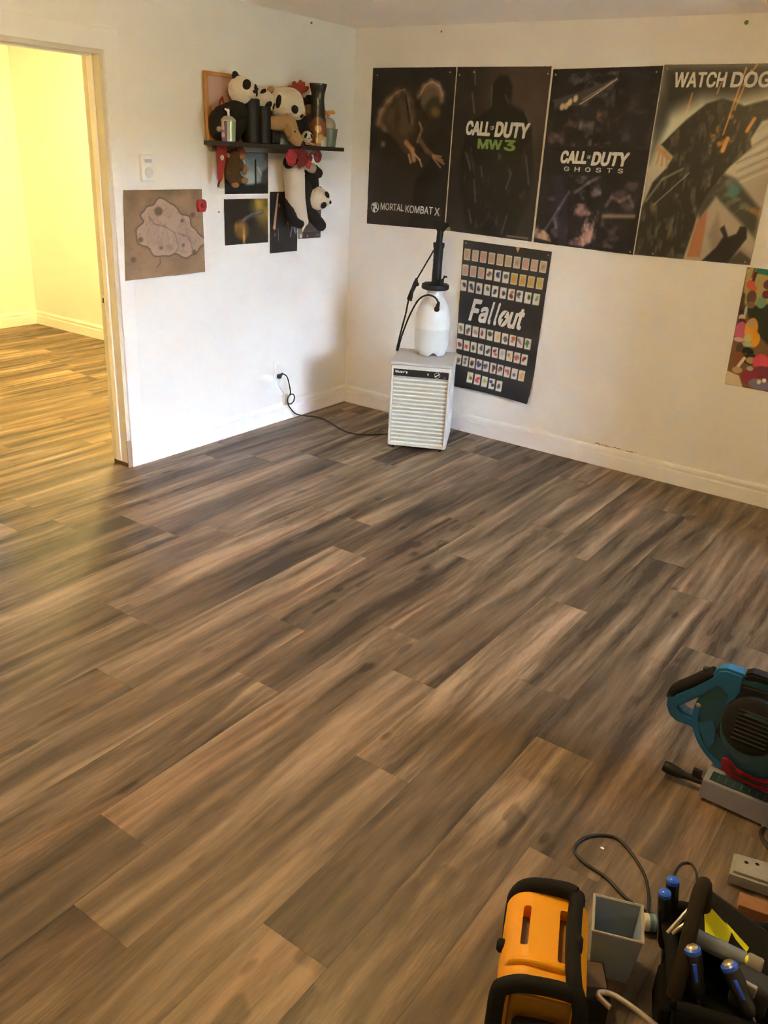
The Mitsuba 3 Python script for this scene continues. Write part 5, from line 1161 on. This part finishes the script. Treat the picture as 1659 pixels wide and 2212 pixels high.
fp = part(t, 'front_panel', put(rbox(-0.060, 0.060, -d - 0.008, -d + 0.004, 0.045, 0.235, 0.008), MR), YEL2)
part(fp, 'speaker_grille', put(lathe([(0, 0), (0.045, 0), (0.047, 0.004), (0.040, 0.008), (0, 0.006)], 32, (0.002, -d - 0.008, 0.098), [0, -1, 0]), MR), BLACK, smooth=35)
part(fp, 'handle', put(tube([(-0.036, -d - 0.006, 0.150), (-0.034, -d - 0.028, 0.185), (0.0, -d - 0.036, 0.200), (0.034, -d - 0.028, 0.188), (0.038, -d - 0.006, 0.155)], 0.012, 12), MR), RUBBER, smooth=True)
part(t, 'battery', put(rbox(0.072, 0.088, -0.06, 0.06, 0.06, 0.15, 0.005), MR), bsdf('battery_orange', (0.5, 0.13, 0.02), 0.5))

# ------------------------------------------------------------------ grey bin, battery, roll, bar
t = thing('bin', 'open grey-blue square plastic bin beside the yellow radio', 'bin')
BIN = bsdf('bin_grey', (0.30, 0.36, 0.44), 0.45)
MB = frame((3.432, -3.356, 0), [math.cos(0.36), math.sin(0.36), 0], [-math.sin(0.36), math.cos(0.36), 0], [0, 0, 1])
a0, a1, hb = 0.043, 0.056, 0.149
o = m3.Manifold.hull_points(np.array([(sx * (a0 if z == 0 else a1), sy * (a0 if z == 0 else a1) * 0.95, z) for sx in (-1, 1) for sy in (-1, 1) for z in (0, hb)], float))
i_ = m3.Manifold.hull_points(np.array([(sx * (a0 - .004 if z < .1 else a1 - .0028), sy * (a0 - .004 if z < .1 else a1 - .0028) * 0.95, z) for sx in (-1, 1) for sy in (-1, 1) for z in (0.005, hb + 0.02)], float))
part(t, 'body', put(tm(o - i_), MB), BIN)
rim = sbox(-a1 - 0.002, -a1 * .95 - 0.002, a1 + 0.002, a1 * .95 + 0.002).difference(sbox(-a1 + 0.003, -a1 * .95 + 0.003, a1 - 0.003, a1 * .95 - 0.003))
part(t, 'rim', put(extr(rim, 0.005, frame((0, 0, hb - 0.003), [1, 0, 0], [0, 1, 0], [0, 0, 1]), 0.0012), MB), bsdf('bin_rim', (0.42, 0.37, 0.30), 0.4), label='pale rim')
t = thing('battery_pack', 'black power tool battery standing before the grey bin', 'battery')
MBt = frame((3.432, -3.474, 0), unit((0.046, 0.028, 0)), unit((-0.028, 0.046, 0)), [0, 0, 1])
part(t, 'case', put(rbox(-0.028, 0.028, -0.064, 0.036, 0.0, 0.085, 0.006), MBt), BLACK)
part(t, 'label', put(rbox(-0.024, 0.024, -0.034, 0.030, 0.0845, 0.0862, 0.0008), MBt), bsdf('battery_label', (0.10, 0.06, 0.036), 0.5), label='brown label')
t = thing('caulk_roll', 'short white roll with blue and green stripes lying beside the tool bag', 'roll')
ax = unit((0.043, 0.026, 0))
pc = np.array([3.462, -3.206, 0.0212])
part(t, 'core', lathe([(0, 0), (0.020, 0), (0.021, 0.002), (0.021, 0.013), (0, 0.013)], 28, pc - ax * 0.002, ax), bsdf('roll_white', (0.62, 0.55, 0.42), 0.5), smooth=35)
for i, (c, a, b) in enumerate((((0.10, 0.20, 0.23), 0.011, 0.020), ((0.22, 0.33, 0.32), 0.020, 0.026), ((0.06, 0.14, 0.22), 0.026, 0.034), ((0.24, 0.36, 0.36), 0.034, 0.039), ((0.08, 0.16, 0.22), 0.039, 0.045), ((0.22, 0.34, 0.05), 0.045, 0.050))):
    part(t, 'stripe', lathe([(0, 0), (0.0205, 0), (0.0205, b - a), (0, b - a)], 28, pc + ax * a, ax), bsdf(f'roll{i}', c, 0.5), smooth=35)
k = thing('pull_bar', 'silver hooked pull bar lying in front of the grey bin', 'pull bar')
part(k, 'bar', tube([(3.494, -3.536, 0.0935), (3.473, -3.530, 0.0935), (3.462, -3.524, 0.0935), (3.466, -3.512, 0.0935), (3.494, -3.503, 0.0935), (3.551, -3.507, 0.092), (3.608, -3.512, 0.080), (3.68, -3.525, 0.05), (3.76, -3.545, 0.007)], 0.0062, 10), bsdf('bar_steel', (0.70, 0.65, 0.54), 0.35, metal=0.7), smooth=True)

# ------------------------------------------------------------------ black tool bag and its tools
CLOTH = bsdf('bag_cloth', (0.009, 0.0085, 0.008), 0.9, spec=0.1)
STRAP = bsdf('strap', (0.030, 0.021, 0.014), 0.9, spec=0.1)
t = thing('tool_bag', 'open black tool bag full of hand tools in the bottom right corner', 'tool bag')
BAg = math.atan2(0.11, 0.30)
MG = frame((3.707, -3.320, 0), [math.cos(BAg), math.sin(BAg), 0], [-math.sin(BAg), math.cos(BAg), 0], [0, 0, 1])
bw, bd, bh = 0.150, 0.130, 0.150
def wall_panel(x0, x1, y0, y1):
    return rbox(x0, x1, y0, y1, 0.0, bh, 0.005)
for a in ((-bw, bw, -bd, -bd + 0.012), (-bw, bw, bd - 0.012, bd), (-bw, -bw + 0.012, -bd + 0.010, bd - 0.010), (bw - 0.012, bw, -bd + 0.010, bd - 0.010)):
    part(t, 'side_panel', put(wall_panel(*a), MG), CLOTH)
part(t, 'bottom', put(rbox(-bw + 0.01, bw - 0.01, -bd + 0.01, bd - 0.01, 0.001, 0.014, 0.003), MG), CLOTH)
part(t, 'rim_roll', put(tube([(-bw, -bd, bh), (0, -bd - 0.008, bh + 0.004), (bw, -bd, bh), (bw + 0.004, 0, bh), (bw, bd, bh), (0, bd, bh), (-bw, bd, bh), (-bw - 0.004, 0, bh), (-bw, -bd, bh)], 0.014, 12, 6), MG), bsdf('bag_rim', (0.014, 0.013, 0.013), 0.9, spec=0.1), smooth=True)
part(t, 'pocket', put(rbox(-bw - 0.024, -bw + 0.002, -0.11, 0.01, 0.01, 0.105, 0.008), MG), CLOTH)
part(t, 'handle_strap', tube([(3.600, -3.480, 0.150), (3.598, -3.455, 0.20), (3.588, -3.39, 0.255), (3.578, -3.31, 0.285), (3.578, -3.262, 0.270), (3.585, -3.240, 0.20), (3.592, -3.232, 0.145)], 0.016, 12), STRAP, smooth=True, label='brown carrying strap')
part(t, 'buckle', cat(cyl((3.548, -3.400, 0.226), (3.570, -3.345, 0.262), 0.005, 8), cyl((3.556, -3.395, 0.226), (3.574, -3.372, 0.244), 0.006, 8)), bsdf('buckle', (0.6, 0.55, 0.45), 0.25, metal=0.9), smooth=True)
BLU = bsdf('driver_blue', (0.022, 0.13, 0.85), 0.25, coat=0.6)
BRASS = bsdf('driver_cap', (0.75, 0.58, 0.34), 0.22, metal=0.8)
def screwdriver(tip, end, label, r=0.0185, cap=True):
    t = thing('screwdriver', label, 'screwdriver', 'blue and black screwdrivers in the tool bag')
    tip, end = np.array(tip, float), np.array(end, float)
    ax = unit(end - tip)
    L = np.linalg.norm(end - tip)
    part(t, 'handle', lathe([(0, 0.010), (r * 0.92, 0.010), (r, 0.016), (r, L * 0.45), (r * 0.82, L * 0.62), (r * 0.95, L * 0.85), (r * 0.6, L), (0, L)], 24, tip, ax), BLACKGL, smooth=35)
    part(t, 'end_cap', lathe([(0, -0.002), (r * 0.55, -0.0005), (r * 0.92, 0.004), (r * 0.97, 0.010), (r * 0.94, 0.0135), (0, 0.0135)], 24, tip, ax), BLU, smooth=40, label='blue end cap')
    if cap:
        part(t, 'cap_disc', lathe([(0, -0.0045), (r * 0.45, -0.003), (r * 0.66, 0.0), (r * 0.66, 0.002), (0, 0.002)], 20, tip, ax), BRASS, smooth=40, label='shiny cap')
        sd = unit(np.cross(ax, [0.9, 0.35, 0.1]))
        sd = sd if sd @ (np.array(CAM) - tip) > 0 else -sd
        part(t, 'stripe', tube([tip + ax * 0.026 + sd * (r - 0.0005), tip + ax * (L * 0.40) + sd * (r - 0.0005), tip + ax * L * 0.62 + sd * (r * 0.84)], 0.0042, 8), BLU, smooth=True, label='blue stripe')
    part(t, 'shaft', cyl(end - ax * 0.002, end + ax * 0.07, 0.0035, 8), STEEL, smooth=30)
screwdriver((3.603, -3.424, 0.250), (3.640, -3.440, 0.150), 'screwdriver standing left of another shiny-capped one in the tool bag')
screwdriver((3.674, -3.417, 0.250), (3.742, -3.430, 0.165), 'screwdriver leaning right, its blue stripe longest, in the tool bag')
screwdriver((3.507, -3.300, 0.235), (3.530, -3.296, 0.075), 'blue-tipped black screwdriver in front at the left end of the tool bag', 0.0150, False)
screwdriver((3.5115, -3.262, 0.245), (3.532, -3.264, 0.080), 'blue-tipped black screwdriver behind its twin at the left end of the bag', 0.0150, False)
t = thing('flashlight', 'pale grey metal tube lying across the top of the tool bag', 'flashlight')
p, q = np.array([3.588, -3.352, 0.205]), np.array([3.702, -3.346, 0.205])
part(t, 'barrel', cyl(p, q, 0.0185, 24, bev=0.003), bsdf('tube_grey', (0.22, 0.25, 0.27), 0.35, metal=0.3), smooth=35)
part(t, 'head', cyl(q, q + unit(q - p) * 0.032, 0.0205, 24, bev=0.003), bsdf('tube_tan', (0.27, 0.24, 0.19), 0.4), smooth=35)
t = thing('tool_case', 'flat black case with a bright yellow triangle leaning in the tool bag', 'case')
MC_ = frame((3.668, -3.252, 0.150), unit((0.145, -0.02, -0.02)), unit((-0.02, 0.11, 0.085)), unit(np.cross((0.145, -0.02, -0.02), (-0.02, 0.11, 0.085))))
part(t, 'body', put(rbox(-0.095, 0.095, -0.050, 0.062, -0.03, 0.02, 0.006), MC_), BLACK)
NEON = bsdf('neon_yellow', (0.90, 0.92, 0.02), 0.4)
part(t, 'triangle_mark', put(extr([(-0.086, 0.032), (-0.012, 0.012), (-0.018, -0.046), (-0.068, -0.030)], 0.001, frame((0, 0, 0.0202), [1, 0, 0], [0, 1, 0], [0, 0, 1])), MC_), NEON, label='bright yellow mark')
part(t, 'triangle_mark', put(extr([(-0.030, 0.020), (0.030, 0.004), (0.026, -0.008), (0.0, 0.0)], 0.001, frame((0, 0, 0.0206), [1, 0, 0], [0, 1, 0], [0, 0, 1])), MC_), NEON)
t = thing('tape_measure', 'black tape measure with a small yellow button among the tools in the bag', 'tape measure')
part(t, 'case', rbox(3.690, 3.765, -3.410, -3.355, 0.13, 0.215, 0.014), bsdf('case_dark', (0.03, 0.03, 0.032), 0.5), smooth=35)
part(t, 'button', ellipsoid((3.705, -3.350, 0.215), (0.011, 0.011, 0.009)), NEON, smooth=True)
part(t, 'clip', rbox(3.712, 3.738, -3.412, -3.402, 0.185, 0.217, 0.003), bsdf('clip', (0.45, 0.44, 0.46), 0.4, metal=0.5), smooth=30)

# ------------------------------------------------------------------ loose on the floor
solo('power_cord', tube([(3.505, -3.142, 0.0045), (3.475, -3.155, 0.0045), (3.400, -3.148, 0.0045), (3.332, -3.116, 0.0045), (3.262, -3.103, 0.0045), (3.224, -3.080, 0.0045), (3.222, -3.030, 0.0045), (3.252, -2.984, 0.0045), (3.303, -2.962, 0.0045), (3.364, -2.999, 0.0045), (3.410, -3.045, 0.0045), (3.440, -3.100, 0.0045), (3.452, -3.140, 0.0125), (3.462, -3.170, 0.0125), (3.50, -3.185, 0.0045)], 0.0042, 8), CORD,
     'black cord looped on the floor between the radio and the saw', 'cord', smooth=True)
solo('wire', tube([(3.503, -3.180, 0.0032), (3.480, -3.050, 0.0032), (3.470, -2.985, 0.0032), (3.474, -2.940, 0.0032), (3.492, -2.922, 0.0032), (3.512, -2.938, 0.0032), (3.532, -2.985, 0.0032), (3.552, -3.06, 0.0032), (3.565, -3.150, 0.0032)], 0.003, 8), CORD, 'thin black wire arching over the floor behind the tool bag', 'wire', smooth=True)
t = thing('tapping_block', 'pale grey tapping block with two holes at the right edge of the photo', 'tapping block')
MT = frame((3.665, -2.872, 0), unit((0.085, 0.020, 0)), unit((-0.020, 0.085, 0)), [0, 0, 1])
tb = [(-0.080, 0.0), (0.12, 0.0), (0.12, 0.044), (-0.068, 0.044), (-0.080, 0.030)]
part(t, 'block', put(extr([(-0.085, -0.040), (0.12, -0.046), (0.12, 0.048), (-0.075, 0.042)], 0.046, None, 0.008), MT), bsdf('block_grey', mikit.proc(lambda p, n, uv: mix((0.25, 0.24, 0.21), (0.36, 0.34, 0.29), fbm(p.x * 60, p.y * 60, p.z * 60))), 0.6), smooth=30)
for x, y in ((-0.045, 0.012), (-0.018, 0.018)):
    part(t, 'hole', put(lathe([(0, 0), (0.006, 0), (0.005, 0.0006), (0, 0.0006)], 12, (x, y, 0.0457)), MT), BLACKHOLE)
solo('wood_block', put(rbox(-0.055, 0.12, -0.020, 0.026, 0.0, 0.034, 0.003), frame((3.688, -2.985, 0), unit((0.085, 0.016, 0)), unit((-0.016, 0.085, 0)), [0, 0, 1])), bsdf('wood_block', mikit.proc(lambda p, n, uv: mix((0.26, 0.105, 0.035), (0.36, 0.16, 0.06), fbm(p.x * 40, p.y * 200, p.z * 200))), 0.5),
     'orange-brown offcut of wood below the pale grey tapping block', 'wood offcut')
solo('chip', ellipsoid((3.280, -3.020, 0.002), (0.006, 0.004, 0.002), sub=1), PLASTW, 'tiny white chip inside the loop of black cord', 'chip')
